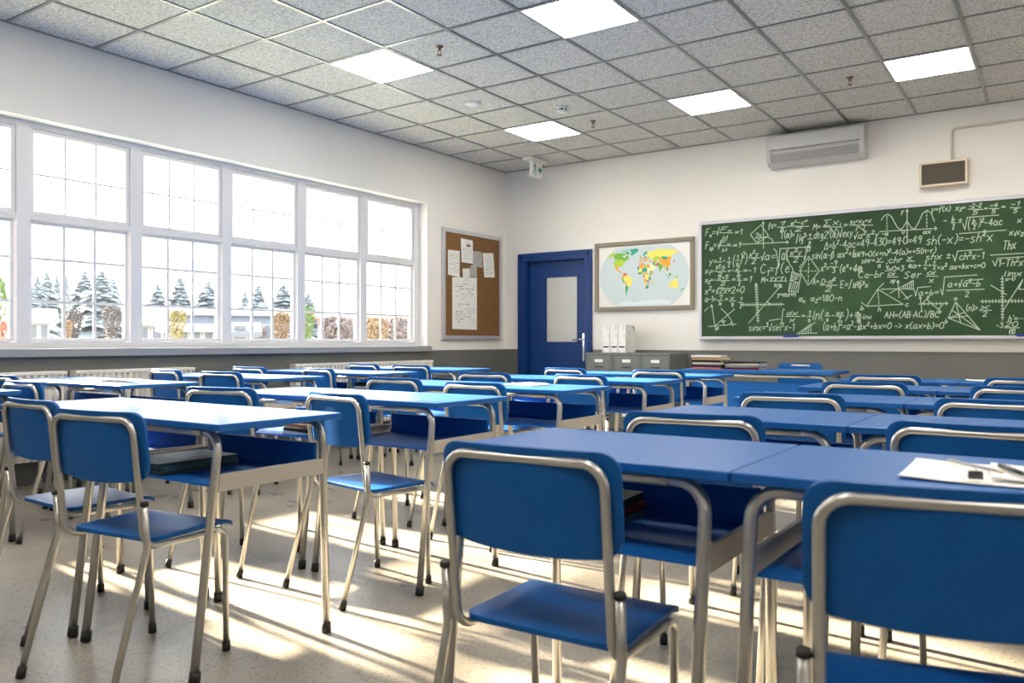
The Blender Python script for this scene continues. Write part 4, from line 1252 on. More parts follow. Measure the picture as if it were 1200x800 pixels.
MC = {n: mat('map ' + n, srgb(*c), 0.6) for n, c in {'sea': (198, 213, 218), 'green': (118, 178, 62), 'lime': (176, 205, 60), 'yellow': (238, 228, 110), 'orange': (240, 165, 50), 'teal': (40, 160, 135), 'red': (205, 75, 75), 'pink': (235, 165, 180),
                                                     'dgreen': (70, 150, 70), 'pale': (245, 236, 170), 'aqua': (140, 205, 195), 'ice': (218, 228, 231)}.items()}
mk = list(MC)
mb = MB()
oc = [(-172, a) for a in range(-88, 89, 8)] + [(188, a) for a in range(88, -89, -8)]
map_poly(mb, oc, -0.0124, mk.index('sea'))
LAND = [
 ('green', [(-140, 60), (-140, 69), (-125, 71), (-110, 68), (-95, 69), (-85, 69), (-82, 63), (-93, 60), (-92, 57), (-82, 55), (-79, 52), (-77, 56), (-78, 62), (-70, 61), (-64, 58), (-56, 52), (-65, 47), (-72, 45), (-82, 43), (-85, 47), (-95, 49), (-123, 49), (-130, 55)]),
 ('lime', [(-168, 66), (-156, 71), (-141, 69), (-141, 60), (-152, 59), (-164, 55)]),
 ('aqua', [(-120, 72), (-110, 77), (-95, 80), (-70, 83), (-62, 82), (-78, 74), (-90, 72), (-105, 70)]), ('dgreen', [(-85, 72), (-75, 73), (-62, 66), (-68, 62), (-74, 65), (-88, 70)]),
 ('lime', [(-124, 48), (-95, 49), (-84, 46), (-70, 45), (-75, 38), (-81, 31), (-80, 25), (-83, 29), (-96, 28), (-105, 31), (-117, 32), (-124, 40)]),
 ('orange', [(-117, 32), (-105, 31), (-97, 26), (-97, 20), (-91, 19), (-88, 21), (-90, 16), (-97, 16), (-106, 22), (-112, 29)]), ('red', [(-91, 16), (-84, 15), (-83, 10), (-78, 8), (-85, 11)]),
 ('teal', [(-55, 60), (-44, 60), (-22, 70), (-18, 78), (-35, 83), (-60, 81), (-70, 77), (-54, 69)]),
 ('orange', [(-77, 8), (-72, 12), (-67, 6), (-70, -4), (-78, 1)]), ('red', [(-72, 12), (-61, 10), (-60, 5), (-67, 3)]), ('pink', [(-61, 8), (-51, 4), (-56, 1), (-60, 4)]), ('green', [(-81, -5), (-76, 0), (-70, -8), (-70, -18), (-76, -13)]),
 ('yellow', [(-73, -7), (-69, 0), (-60, 4), (-50, 3), (-44, -2), (-35, -7), (-39, -16), (-42, -23), (-49, -27), (-53, -33), (-57, -30), (-58, -20), (-62, -13)]),
 ('orange', [(-69, -11), (-60, -15), (-58, -20), (-66, -22)]), ('teal', [(-66, -22), (-58, -23), (-54, -27), (-58, -34), (-62, -39), (-66, -46), (-69, -53), (-72, -50), (-70, -35)]), ('pale', [(-71, -18), (-67, -22), (-70, -36), (-73, -48), (-75, -52), (-74, -40)]),
 ('teal', [(5, 58), (12, 66), (20, 70), (28, 71), (24, 66), (18, 60), (12, 56)]), ('green', [(20, 60), (28, 70), (31, 62), (24, 60)]), ('red', [(-6, 50), (-5, 58), (0, 53), (1, 51)]), ('green', [(-10, 52), (-6, 55), (-6, 52)]),
 ('orange', [(-9, 37), (-9, 43), (3, 42), (0, 38)]), ('lime', [(-4, 48), (3, 51), (8, 48), (7, 44), (0, 43)]), ('pink', [(6, 48), (8, 54), (14, 54), (13, 48)]), ('red', [(8, 45), (13, 46), (18, 40), (15, 38)]), ('dgreen', [(14, 54), (23, 54), (23, 49), (14, 49)]),
 ('orange', [(14, 49), (22, 48), (28, 45), (23, 37), (19, 42)]), ('lime', [(23, 52), (32, 52), (40, 49), (35, 45), (28, 46)]), ('pink', [(27, 37), (28, 41), (42, 41), (44, 37), (34, 36)]),
 ('yellow', [(29, 60), (33, 69), (45, 68), (60, 70), (75, 73), (100, 77), (115, 74), (140, 73), (170, 70), (187, 67), (180, 63), (163, 60), (160, 53), (155, 58), (140, 55), (132, 44), (125, 53), (110, 50), (98, 51), (87, 49), (75, 54), (60, 52), (48, 47), (40, 46), (36, 52), (28, 56)]),
 ('lime', [(48, 47), (60, 52), (75, 54), (86, 49), (78, 42), (66, 42), (55, 42)]), ('orange', [(76, 40), (87, 49), (97, 43), (110, 43), (120, 47), (122, 53), (134, 47), (124, 40), (121, 37), (122, 30), (116, 23), (108, 21), (98, 24), (92, 28), (80, 31)]),
 ('teal', [(88, 49), (98, 52), (110, 50), (119, 48), (110, 42), (97, 43)]), ('green', [(69, 25), (74, 35), (80, 30), (92, 27), (87, 21), (80, 14), (77, 8), (73, 18)]), ('red', [(61, 26), (66, 34), (74, 36), (69, 25)]), ('orange', [(52, 42), (62, 42), (72, 38), (60, 36)]),
 ('green', [(45, 39), (60, 37), (61, 26), (52, 27)]), ('pale', [(36, 30), (46, 30), (56, 24), (58, 19), (45, 13), (40, 20)]), ('lime', [(92, 27), (98, 24), (98, 16), (94, 17)]), ('orange', [(98, 20), (105, 18), (103, 8), (100, 13)]), ('dgreen', [(103, 21), (108, 21), (109, 12), (105, 10)]),
 ('dgreen', [(95, 5), (104, -2), (106, -6), (98, 1)]), ('dgreen', [(109, 2), (117, 6), (118, 0), (114, -4)]), ('lime', [(131, -1), (141, -3), (150, -8), (144, -9), (137, -7)]), ('dgreen', [(106, -6), (114, -7), (115, -9), (107, -8)]), ('pink', [(120, 18), (124, 12), (126, 7), (121, 12)]), ('lime', [(119, 1), (125, 1), (122, -5)]),
 ('red', [(130, 32), (135, 35), (141, 41), (141, 36), (135, 33)]), ('pink', [(141, 42), (145, 44), (143, 42)]),
 ('yellow', [(114, -22), (122, -17), (130, -12), (137, -12), (140, -17), (143, -11), (147, -20), (153, -27), (150, -37), (140, -37), (132, -32), (118, -35)]), ('dgreen', [(173, -35), (178, -38), (168, -46), (167, -44)]), ('yellow', [(145, -41), (148, -41), (147, -43)]),
 ('teal', [(-17, 21), (-13, 28), (-9, 27), (-6, 25), (-6, 16), (-12, 15)]), ('pink', [(-13, 28), (-6, 35), (-2, 35), (-3, 30), (-9, 27)]), ('orange', [(-8, 27), (-2, 32), (-2, 35), (8, 37), (9, 31), (11, 24), (3, 19)]), ('red', [(8, 37), (11, 37), (10, 31)]), ('lime', [(10, 32), (20, 31), (25, 31), (25, 22), (14, 23)]),
 ('orange', [(25, 31), (34, 31), (37, 22), (25, 22)]), ('yellow', [(-6, 25), (3, 19), (4, 15), (-6, 11), (-12, 14)]), ('teal', [(4, 19), (14, 23), (15, 16), (13, 12), (3, 12)]), ('red', [(-13, 12), (-8, 10), (-8, 4), (-13, 8)]), ('dgreen', [(-8, 10), (2, 11), (2, 6), (-8, 5)]), ('lime', [(2, 12), (14, 12), (10, 5), (3, 6)]),
 ('teal', [(14, 23), (24, 20), (23, 11), (15, 10)]), ('pale', [(24, 22), (37, 22), (36, 14), (32, 8), (24, 10)]), ('green', [(36, 15), (43, 12), (48, 8), (42, 4), (35, 5)]), ('pink', [(43, 11), (51, 12), (45, 2), (41, -2), (42, 4)]), ('orange', [(14, 8), (24, 10), (27, 5), (15, 3)]), ('red', [(9, 4), (15, 3), (13, -5), (9, -1)]),
 ('yellow', [(15, 4), (27, 5), (30, -1), (29, -11), (22, -11), (18, -6), (13, -5)]), ('lime', [(33, 4), (41, 4), (40, -4), (34, -1)]), ('dgreen', [(30, -2), (39, -5), (40, -11), (31, -9)]), ('orange', [(12, -6), (17, -7), (23, -12), (22, -17), (12, -17)]), ('teal', [(23, -11), (32, -9), (30, -15), (25, -17)]),
 ('pink', [(33, -12), (40, -11), (36, -19), (33, -26), (32, -18)]), ('yellow', [(12, -17), (21, -18), (20, -28), (16, -28)]), ('aqua', [(20, -19), (27, -20), (25, -26), (20, -26)]), ('red', [(26, -17), (32, -17), (30, -22)]), ('dgreen', [(17, -29), (25, -26), (31, -23), (32, -28), (26, -34), (19, -35)]), ('lime', [(44, -16), (50, -15), (47, -25), (44, -22)]),
 ('ice', [(-150, -78), (-100, -73), (-60, -66), (-55, -75), (0, -70), (60, -67), (110, -66), (160, -72), (175, -84), (-160, -84)]),
]
for k, (cname, ll) in enumerate(LAND):
    map_poly(mb, ll, -0.0128 - 0.00002 * k, mk.index(cname))
mb.build('map_print', [MC[n] for n in mk], mp, fix=False)

# ------------------------------------------------------------------ air conditioner
ax0, ax1, az0, az1 = -2.55, -1.605, 2.815, 3.130
ac = tag(empty('air_conditioner', ((ax0 + ax1) / 2, WB, az0)), 'grey wall air conditioner below the ceiling above the chalkboard', 'air conditioner')
aw, ah = (ax1 - ax0) / 2, az1 - az0
prof = [(-0.002, 0.0), (-0.10, 0.0), (-0.165, 0.035), (-0.20, 0.10), (-0.205, 0.155), (-0.205, ah - 0.03), (-0.19, ah - 0.008), (-0.16, ah), (-0.002, ah)]
mb = MB()
mb.prism(prof, 2 * aw - 0.05, lambda a, b, h: (-aw + 0.025 + h, a, b))
mb.build('casing', M['ac'], ac)
for s in (-1, 1):
    mb = MB()
    pr = [(a * 1.02, b - 0.004 if b < 0.02 else b + 0.003 if b > ah - 0.02 else b) for a, b in prof]
    pr[0] = (-0.002, 0.0); pr[-1] = (-0.002, ah)
    mb.prism(pr, 0.027, lambda a, b, h, s=s: ((aw - 0.027 + h) if s > 0 else (-aw + h), a, b))
    mb.build('end_cap', M['ac'], ac)
mb = MB()
mb.box(-aw + 0.03, aw - 0.03, -0.2065, -0.204, 0.150, 0.157)
mb.build('panel_gap', M['dark'], ac)
mb = MB()
mb.box(-aw + 0.03, aw - 0.05, -0.212, -0.205, 0.160, ah - 0.022, 0.003)
mb.build('front_panel', M['ac'], ac)
mb = MB()
mb.prism([(-0.169, 0.032), (-0.2045, 0.098), (-0.2075, 0.140), (-0.19, 0.140), (-0.16, 0.04)], 2 * aw - 0.085, lambda a, b, h: (-aw + 0.0375 + h, a, b))
mb.build('outlet_shade', M['ac_dark'], ac)  # dark sheet over the casing, its colour gives the recess its shade
for k in range(3):
    y0, z0 = -0.2035 + 0.018 * k, 0.118 - 0.036 * k
    mb = MB()
    mb.prism([(y0 - 0.008, z0 + 0.012), (y0 - 0.003, z0 + 0.014), (y0 + 0.012, z0 - 0.011), (y0 + 0.004, z0 - 0.013)], 2 * aw - 0.10, lambda a, b, h: (-aw + 0.05 + h, a, b))
    mb.build('louvre', M['ac'], ac)
mb = MB()
for k in range(5):
    mb.box(-0.12 + k * 0.03, -0.105 + k * 0.03, -0.2085, -0.2045, 0.139, 0.147)
mb.build('status_lamp', M['ac_dark'], ac)

# wall box with conduit
sx0, sx1, sz0, sz1 = -1.135, -0.732, 2.462, 2.694
sp = tag(empty('wall_speaker', ((sx0 + sx1) / 2, WB, (sz0 + sz1) / 2)), 'small cream wall speaker box with brown grille above the chalkboard', 'speaker')
a, b = (sx1 - sx0) / 2, (sz1 - sz0) / 2
mb = MB()
frame4(mb, -a, a, -b, b, 0.02, -0.09, -0.001, 0.004)
mb.box(-a + 0.015, a - 0.015, -0.07, -0.001, -b + 0.015, b - 0.015)
mb.build('case', M['cream'], sp)
mb = MB()
mb.box(-a + 0.02, a - 0.02, -0.080, -0.071, -b + 0.02, b - 0.02)
mb.build('grille', M['mesh_brown'], sp)
mb = MB()
mb.tube(fillet([(-0.868, WB - 0.016, sz1 + 0.002), (-0.868, WB - 0.016, 3.0), (WR - 0.02, WB - 0.016, 3.0)], 0.045, 8), 0.012, 10)
cd = tag(mb.build('conduit_pipe', M['conduit']), 'thin grey conduit pipe rising from the wall speaker and turning right', 'pipe')
mb = MB()
for x in (-0.55, 0.35, 1.25):
    mb.box(x - 0.012, x + 0.012, WB - 0.030, WB - 0.001, 2.984, 3.016, 0.003)
mb.build('pipe_clip', M['conduit'], cd)

# ------------------------------------------------------------------ cork board with pinned papers (left wall)
ky0, ky1, kz0, kz1 = 7.325, 8.523, 1.02, 2.332
kb = tag(empty('cork_board', (WL, (ky0 + ky1) / 2, (kz0 + kz1) / 2)), 'brown cork board in silver frame on wall beside the windows', 'notice board')
a, b = (ky1 - ky0) / 2, (kz1 - kz0) / 2
mb = MB()
for y0, y1, z0, z1 in ((-a, a, -b, -b + 0.05), (-a, a, b - 0.05, b), (-a, -a + 0.05, -b + 0.05, b - 0.05), (a - 0.05, a, -b + 0.05, b - 0.05)):
    mb.box(0.001, 0.032, y0, y1, z0, z1, 0.004)
mb.build('board_frame', M['alu'], kb)
mb = MB()
mb.box(0.001, 0.018, -a + 0.049, a - 0.049, -b + 0.049, b - 0.049)
mb.build('cork_panel', M['cork'], kb)
PAPERS = [('white notice at the left of the cork board, below its top corner', [(525, 292.5), (538.6, 294), (538.6, 325), (525, 321.5)], 0, 'text'),
          ('white notice pinned highest on the cork board, black heading', [(540, 279), (554, 282), (554, 309), (541, 307)], 2, 'head'),
          ('grey tilted notice tucked beside the highest pinned notice', [(554, 294), (564, 295), (565.5, 314), (554, 311)], 1, 'grey'),
          ('pale notice at the right side of the cork board', [(565.5, 296.5), (578, 296.5), (579.8, 325), (567.5, 325)], 0, 'scrawl'),
          ('tall white sheet of handwriting low on the cork board', [(530, 324.5), (558.8, 325.5), (558.8, 386.3), (530, 385.2)], 0, 'scrawl'),
          ('small white slip overlapping the top of the tall sheet', [(542, 314.5), (550.5, 314.5), (551, 331.5), (543, 332.5)], 2, 'text'),
          ('small grey slip just above the tall sheet', [(551, 311), (558.5, 311), (559, 325), (551.5, 323.8)], 1, 'grey')]
prng = random.Random(3)
for lab, q, lift, style in PAPERS:
    xx = WL + 0.0195 + 0.0035 * lift
    P = [Vector((on_left(u, v, xx)[0], on_left(u, v, xx)[1])) for u, v in q]
    c = sum(P, Vector((0, 0))) / 4
    mb = MB()
    mb.prism([(p.x - c.x, p.y - c.y) for p in P], 0.0008, lambda s, t, h: (h, s, t))
    o = mb.build('notice', M['paper_grey'] if style == 'grey' else M['paper'], None, (xx, c.x, c.y))
    tag(o, lab, 'notice', 'papers pinned to the cork board')

    def loc2(s, t):
        top = P[0].lerp(P[1], s)
        bot = P[3].lerp(P[2], s)
        r = top.lerp(bot, t)
        return (0.0011, r.x - c.x, r.y - c.y)
    mb = MB()
    rows = {'text': 9, 'head': 8, 'grey': 8, 'scrawl': 16}[style]
    if style == 'head':
        mb.add([loc2(0.45, 0.20), loc2(0.8, 0.20), loc2(0.8, 0.30), loc2(0.45, 0.30)], [[3, 2, 1, 0]])
    for i in range(rows):
        t = 0.12 + 0.78 * i / rows
        s = 0.12 + (0.25 if style == 'head' and i < 3 else 0)
        while s < 0.86:
            w = prng.uniform(0.05, 0.22)
            e = min(s + w, 0.9)
            hgt = 0.35 / rows * (0.8 if style != 'scrawl' else prng.uniform(0.5, 1.4))
            if prng.random() < (0.8 if style != 'scrawl' else 0.55):
                mb.add([loc2(s, t), loc2(e, t), loc2(e, t + hgt * 0.5), loc2(s, t + hgt * 0.5)], [[3, 2, 1, 0]])
            s = e + 0.05
    mb.build('writing', M['ink'], o, fix=False)
    mb = MB()
    t3 = loc2(0.5, 0.05)
    mb.lathe([(0.004, 0.0), (0.003, 0.006), (0.006, 0.008), (0.005, 0.012)], 10)
    pin = mb.build('push_pin', M['alu'], o, t3)
    pin.rotation_euler = (0, PI / 2, 0)

# ------------------------------------------------------------------ ceiling fittings
ex = tag(empty('exit_sign', (-5.22, 8.08, CEIL - 0.004)), 'white and green exit sign hanging from the ceiling above the door', 'sign')
mb = MB()
mb.box(-0.075, 0.055, -0.08, 0.26, -0.035, 0.0, 0.004)
mb.build('mount', M['white'], ex)
mb = MB()
mb.box(-0.02, 0.02, -0.01, 0.215, -0.215, -0.035, 0.003)
mb.build('sign_box', M['white'], ex)
mb = MB()
X = 0.0212
def grow(p):
    return [(X, 0.1025 + (a - 0.1025) * 1.12, -0.125 + (b + 0.125) * 1.22) for a, b in p]
def sq(y0, y1, z0, z1):
    mb.add(grow([(y0, z0), (y1, z0), (y1, z1), (y0, z1)]), [[0, 1, 2, 3]])
def pl(*p):
    mb.add(grow(p), [list(range(len(p)))])
# running figure at the left, arrow at the right, in green
pl((0.058, -0.066), (0.066, -0.060), (0.074, -0.066), (0.074, -0.076), (0.066, -0.082), (0.058, -0.076))
pl((0.040, -0.086), (0.066, -0.084), (0.060, -0.128), (0.042, -0.124))
pl((0.058, -0.088), (0.068, -0.088), (0.084, -0.106), (0.078, -0.112))
pl((0.042, -0.088), (0.040, -0.098), (0.022, -0.110), (0.018, -0.102))
pl((0.048, -0.124), (0.062, -0.124), (0.080, -0.150), (0.070, -0.188), (0.060, -0.186), (0.068, -0.152))
pl((0.042, -0.122), (0.054, -0.126), (0.040, -0.160), (0.014, -0.172), (0.012, -0.162), (0.034, -0.152))
sq(0.112, 0.150, -0.138, -0.112)
pl((0.148, -0.085), (0.195, -0.125), (0.148, -0.165))
mb.build('pictogram', M['green'], ex, fix=False)

def ceil_pt(u, v):
    d = FPX * (CEIL - EYE) / (CY0 - v)
    r = (u - CX0) / FPX * d
    return d * DV[0] + r * RV[0], d * DV[1] + r * RV[1]


sk0 = empty('ceiling_sprinkler')
mb = MB()
mb.lathe([(0.03, 0.0), (0.03, -0.004), (0.014, -0.010), (0.010, -0.03), (0.006, -0.034)], 16)
mb.build('escutcheon', M['sprinkler'], sk0)
mb = MB()
for s in (-1, 1):
    mb.tube(fillet([(s * 0.007, 0, -0.03), (s * 0.014, 0, -0.045), (s * 0.003, 0, -0.062)], 0.006, 4), 0.0025, 8)
mb.lathe([(0.004, -0.058), (0.018, -0.062), (0.018, -0.065), (0.003, -0.067)], 14)
mb.build('deflector', M['sprinkler'], sk0)
note_children(sk0)
for i, (u, v, lab) in enumerate(((515, 55, 'bronze sprinkler head right of the ceiling light by the windows'), (695, 142, 'bronze sprinkler head beside the smoke detector'), (996, 91, 'bronze sprinkler head left of the ceiling light by the wall speaker'))):
    o = sk0 if i == 0 else copy_tree(sk0)
    x, y = ceil_pt(u, v)
    o.location = (x, y, CEIL + 0.003)
    o.rotation_euler = (0, 0, 0.6)
    tag(o, lab, 'sprinkler', 'sprinkler heads in the ceiling')
x, y = ceil_pt(659, 126)
sd = tag(empty('smoke_detector', (x, y, CEIL + 0.003)), 'white round smoke detector with dark slots on the ceiling', 'smoke detector')
mb = MB()
mb.lathe([(0.058, 0.0), (0.058, -0.014), (0.05, -0.018)], 28)
mb.build('base', M['white'], sd)
mb = MB()
mb.lathe([(0.044, -0.018), (0.044, -0.034)], 28)
mb.build('sensor_slots', M['black'], sd)
mb = MB()
mb.lathe([(0.046, -0.034), (0.044, -0.044), (0.03, -0.052), (0.001, -0.054)], 28)
for k in range(8):
    t = 2 * PI * k / 8
    mb.box(-0.006, 0.006, 0.040, 0.049, -0.036, -0.016, M=Matrix.Rotation(t, 4, 'Z'))
mb.build('sensor_cap', M['white'], sd)
x, y = ceil_pt(554, 121.5)
vt = tag(empty('ceiling_disc', (x, y, CEIL + 0.003)), 'white round disc fitting with two screws on the ceiling', 'ceiling disc')
mb = MB()
mb.lathe([(0.078, 0.0), (0.078, -0.006), (0.070, -0.018), (0.05, -0.022), (0.001, -0.023)], 32)
mb.build('cover', M['white'], vt)
mb = MB()
for s in (-1, 1):
    mb.lathe([(0.006, -0.016), (0.006, -0.0215), (0.003, -0.023)], 10, c=(s * 0.058, 0, 0))
mb.build('screw', M['ac_dark'], vt)

# ------------------------------------------------------------------ outside the windows
GZ = -0.4
mb = MB()
mb.add([(-260, -140, GZ), (WL - 0.262, -140, GZ), (WL - 0.262, 260, GZ), (-260, 260, GZ)], [[0, 1, 2, 3]])
M['yard'] = noisy('pale paving and grass', [(0.42, (0.42, 0.41, 0.38)), (0.55, (0.36, 0.37, 0.30)), (0.7, (0.20, 0.28, 0.11))], 0.12, 0.9)
tag(mb.build('ground', M['yard'], fix=False), kind='structure')

M['needles'] = noisy('hazed conifer needles', [(0.3, (0.11, 0.13, 0.145)), (0.7, (0.145, 0.165, 0.18))], 1.5, 0.8)  # blue-grey distance haze is mixed into the needle colour
M['bark'] = mat('bark', (0.10, 0.07, 0.05), 0.9)
M['roof'] = noisy('pale roof sheet', [(0.3, (0.20, 0.21, 0.24)), (0.7, (0.24, 0.25, 0.285))], 1.0, 0.5)
M['house_blue'] = mat('pale blue boards', (0.13, 0.15, 0.205), 0.7)
M['house_white'] = mat('white render', (0.27, 0.265, 0.27), 0.7)
M['house_brown'] = mat('brown brick', (0.095, 0.066, 0.06), 0.8)
M['roof_red'] = mat('red roof', (0.22, 0.09, 0.085), 0.7)
M['pane_dark'] = mat('dark window pane', (0.07, 0.08, 0.10), 0.4)


def conifer_mesh(seed):
    g = random.Random(seed)
    mb = MB()
    n = 30
    for k in range(n):
        t = k / n
        z = 0.06 + 0.92 * t
        rad = 0.30 * (1 - t) ** 0.85 * (0.8 + 0.4 * g.random()) + 0.012
        m = 12 if t < 0.6 else 8
        off = g.random() * 6.3
        for i in range(m):
            a = off + 2 * PI * i / m + g.uniform(-.25, .25)
            L = rad * g.uniform(0.75, 1.2)
            dx, dy = math.cos(a), math.sin(a)
            px, py = -dy, dx
            w = L * 0.36
            droop = L * g.uniform(0.25, 0.55)
            b0 = (0.004 * dx, 0.004 * dy, z + 0.02)
            m1 = (dx * L * 0.55 + px * w, dy * L * 0.55 + py * w, z - droop * 0.45 - 0.012)
            m2 = (dx * L * 0.55 - px * w, dy * L * 0.55 - py * w, z - droop * 0.45 - 0.012)
            mid = (dx * L * 0.5, dy * L * 0.5, z - droop * 0.25 + 0.012)
            tip = (dx * L, dy * L, z - droop)
            mb.add([b0, m1, tip, m2, mid], [[0, 1, 4], [1, 2, 4], [2, 3, 4], [3, 0, 4], [0, 3, 2, 1]])
    return mb


def ground_at(u, d):
    x, y, _ = at_depth(u, 400, d)
    return x, y


CON = [conifer_mesh(s).build('foliage', M['needles'], fix=False) for s in (1, 2, 3)]
con_mesh = [o.data for o in CON]
for o in CON:
    bpy.data.objects.remove(o)
tb = MB()
tb.tube([(0, 0, 0), (0, 0, 0.9)], [0.022, 0.004], 8)
_t = tb.build('trunk', M['bark'])
trunk_mesh = _t.data
bpy.data.objects.remove(_t)
WINN = ['leftmost full window', 'second full window', 'third full window', 'fourth full window']
TREES = [(44, 319.7, 108, 1.0, 'second conifer from left in the leftmost full window'), (55, 315, 112, 1.1, 'tall conifer left of centre in the leftmost full window'), (66.5, 319, 104, 0.8, 'conifer between two taller ones in the leftmost full window'),
         (78, 318, 100, 0.55, 'slim conifer in the middle of the leftmost full window'), (99, 314, 96, 1.5, 'broad tall conifer right of the slim one'), (119, 313, 100, 1.5, 'tallest conifer at the right of the leftmost full window'), (133, 323, 92, 1.1, 'shorter conifer beside the tallest, next to window post'),
         (185, 329, 104, 1.4, 'left conifer of three in the second full window'), (211, 321.7, 98, 1.5, 'middle tallest conifer of three in the second full window'), (244, 326.7, 94, 1.9, 'right broad conifer of three in the second full window'),
         (287, 338, 104, 1.1, 'small left conifer of three in the third full window'), (303, 331, 100, 1.3, 'middle conifer of three in the third full window'), (332, 330, 94, 1.9, 'broad right conifer of three in the third full window'),
         (361, 341, 100, 1.6, 'conifer behind the post of the fourth full window'), (33, 326, 104, 1.2, 'conifer half hidden by the left post of leftmost full window')]
for i, (u, v, d, wd, lab) in enumerate(sorted(TREES)):
    d = (90, 110, 132, 156, 182, 210)[i % 6]
    x, y = ground_at(u, d)
    h = (CY0 - v) * d / FPX + EYE - GZ
    r = empty('conifer_tree', (x, y, GZ), i * 1.3)
    tag(r, lab, 'tree', 'conifers beyond the windows')
    f = bpy.data.objects.new('foliage', con_mesh[i % 3]); COL.objects.link(f); f.parent = r; f.scale = (h * wd * 1.0, h * wd * 1.0, h)
    t = bpy.data.objects.new('trunk', trunk_mesh); COL.objects.link(t); t.parent = r; t.scale = (h, h, h)


def leafy(u, v, d, rx, rz, stops, label, seed, trunk=True):
    g = random.Random(seed)
    x, y = ground_at(u, d)
    zc = EYE - (v - CY0) * d / FPX
    rad, rh = rx * d / FPX, rz * d / FPX
    root = tag(empty('leafy_tree', (x, y, GZ), 0), label, 'tree')
    m = noisy('leaves', stops, 3.0, 0.8)
    mb = MB()
    n = 2200
    low = (zc - GZ - 0.15) / max(rh, 0.01)      # lower half of the crown reaches down to the ground
    for _ in range(n):
        a, b = g.uniform(0, 2 * PI), math.acos(g.uniform(-1, 1))
        q = g.uniform(0.45, 1.0) ** 0.5 * (0.85 + 0.25 * math.sin(3 * a + seed) * math.sin(2 * b))
        cb = math.cos(b)
        p = Vector((rad * q * math.sin(b) * math.cos(a), rad * q * math.sin(b) * math.sin(a), zc - GZ + rh * q * cb * (1.0 if cb > 0 else low)))
        if cb < 0:
            k = 1 + 0.45 * cb
            p.x *= k; p.y *= k
        s = rad * g.uniform(0.06, 0.13)
        t1 = Vector((g.uniform(-1, 1), g.uniform(-1, 1), g.uniform(-1, 1))).normalized() * s
        t2 = t1.orthogonal().normalized() * s * 0.7
        mb.add([p - t1, p + t2, p + t1, p - t2], [[0, 1, 2, 3]])
    mb.build('foliage', m, root, fix=False)
    mb = MB()
    mb.tube([(0, 0, 0), (0, 0, zc - GZ)], [max(0.08, rad * 0.08), max(0.04, rad * 0.04)], 8)
    for k in range(4):
        a = k * 1.7
        mb.tube([(0, 0, (zc - GZ) * 0.6), (rad * 0.5 * math.cos(a), rad * 0.5 * math.sin(a), zc - GZ + rh * 0.3)], [rad * 0.04, rad * 0.015], 6)
    mb.build('trunk', M['bark'], root)


GRN = [(0.3, (0.07, 0.125, 0.035)), (0.7, (0.12, 0.17, 0.06))]
ORG = [(0.3, (0.16, 0.095, 0.05)), (0.7, (0.20, 0.14, 0.085))]
YEL = [(0.3, (0.18, 0.145, 0.06)), (0.7, (0.22, 0.19, 0.10))]
BRN = [(0.3, (0.075, 0.068, 0.072)), (0.7, (0.11, 0.10, 0.105))]
MAU = [(0.3, (0.11, 0.09, 0.098)), (0.7, (0.16, 0.13, 0.13))]
leafy(-4, 350, 26, 14, 34, GRN, 'bright green leafy tree at the far left window', 1)
leafy(2, 388, 22, 10, 13, [(0.3, (0.30, 0.07, 0.05)), (0.7, (0.36, 0.14, 0.09))], 'small red bush below the green tree at the far left', 2)
leafy(131, 373, 46, 12, 17, BRN, 'round brown tree at the right of the leftmost full window', 3)
leafy(86, 376, 52, 11, 15, BRN, 'grey brown tree low in the middle of the leftmost full window', 4)
leafy(79, 382, 40, 6, 7, ORG, 'small orange bush low in the leftmost full window', 5)
leafy(207, 374, 42, 13, 12, YEL, 'golden yellow tree in the second full window', 6)
leafy(329, 378, 38, 12, 15, ORG, 'orange tree at the right of the third full window', 7)
leafy(300, 388, 40, 14, 8, MAU, 'low mauve bush in the third full window', 8)
leafy(396, 384, 44, 22, 14, MAU, 'grey brown bush in the fourth full window', 9)
leafy(440, 384, 36, 18, 13, ORG, 'orange brown bush at the left of the last window', 10)
leafy(468, 385, 40, 20, 14, MAU, 'mauve bush at the right of the last window', 11)
leafy(360, 375, 60, 10, 18, GRN, 'green tree behind the post before the fourth full window', 12)


def house(name, label, u0, u1, v_eave, v_ridge, d, depth, wall, roof, windows=3):
    """a gabled block facing the school, long side between the two directions"""
    t0, t1 = math.atan((u0 - CX0) / FPX), math.atan((u1 - CX0) / FPX)
    D = d / math.cos((t0 + t1) / 2)
    L = 2 * D * math.tan((t1 - t0) / 2)
    ang = YAW - (t0 + t1) / 2
    mid = Vector((-math.sin(ang), math.cos(ang))) * D
    p0 = mid - Vector((math.cos(ang), math.sin(ang))) * (L / 2)
    ze = EYE - (v_eave - CY0) * d / FPX - GZ
    zr = EYE - (v_ridge - CY0) * d / FPX - GZ
    root = tag(empty(name, (p0.x, p0.y, GZ), ang), label, 'building', 'buildings beyond the windows')
    mb = MB()
    mb.prism([(0, 0), (depth, 0), (depth, ze), (depth / 2, zr - 0.1), (0, ze)], L, lambda a, b, h: (h, a, b))
    mb.build('house_walls', wall, root)
    mb = MB()
    o = 0.5
    sl = (zr - ze) / (depth / 2)
    mb.prism([(-o, ze - sl * o), (depth / 2, zr), (depth + o, ze - sl * o), (depth + o, ze - sl * o + 0.22), (depth / 2, zr + 0.24), (-o, ze - sl * o + 0.22)], L + 2 * o, lambda a, b, h: (h - o, a, b))
    mb.build('house_roof', roof, root)
    for k in range(windows):
        c = L * (k + 0.5) / windows
        w = min(1.2, L / windows * 0.3)
        mb = MB()
        mb.box(c - w - 0.12, c + w + 0.12, -0.08, 0.02, ze * 0.36, ze * 0.36 + 1.55)
        f = mb.build('house_window', M['house_white'], root)
        mb = MB()
        mb.box(c - w, c + w, -0.11, -0.07, ze * 0.36 + 0.1, ze * 0.36 + 1.45)
        mb.build('house_pane', M['pane_dark'], f)


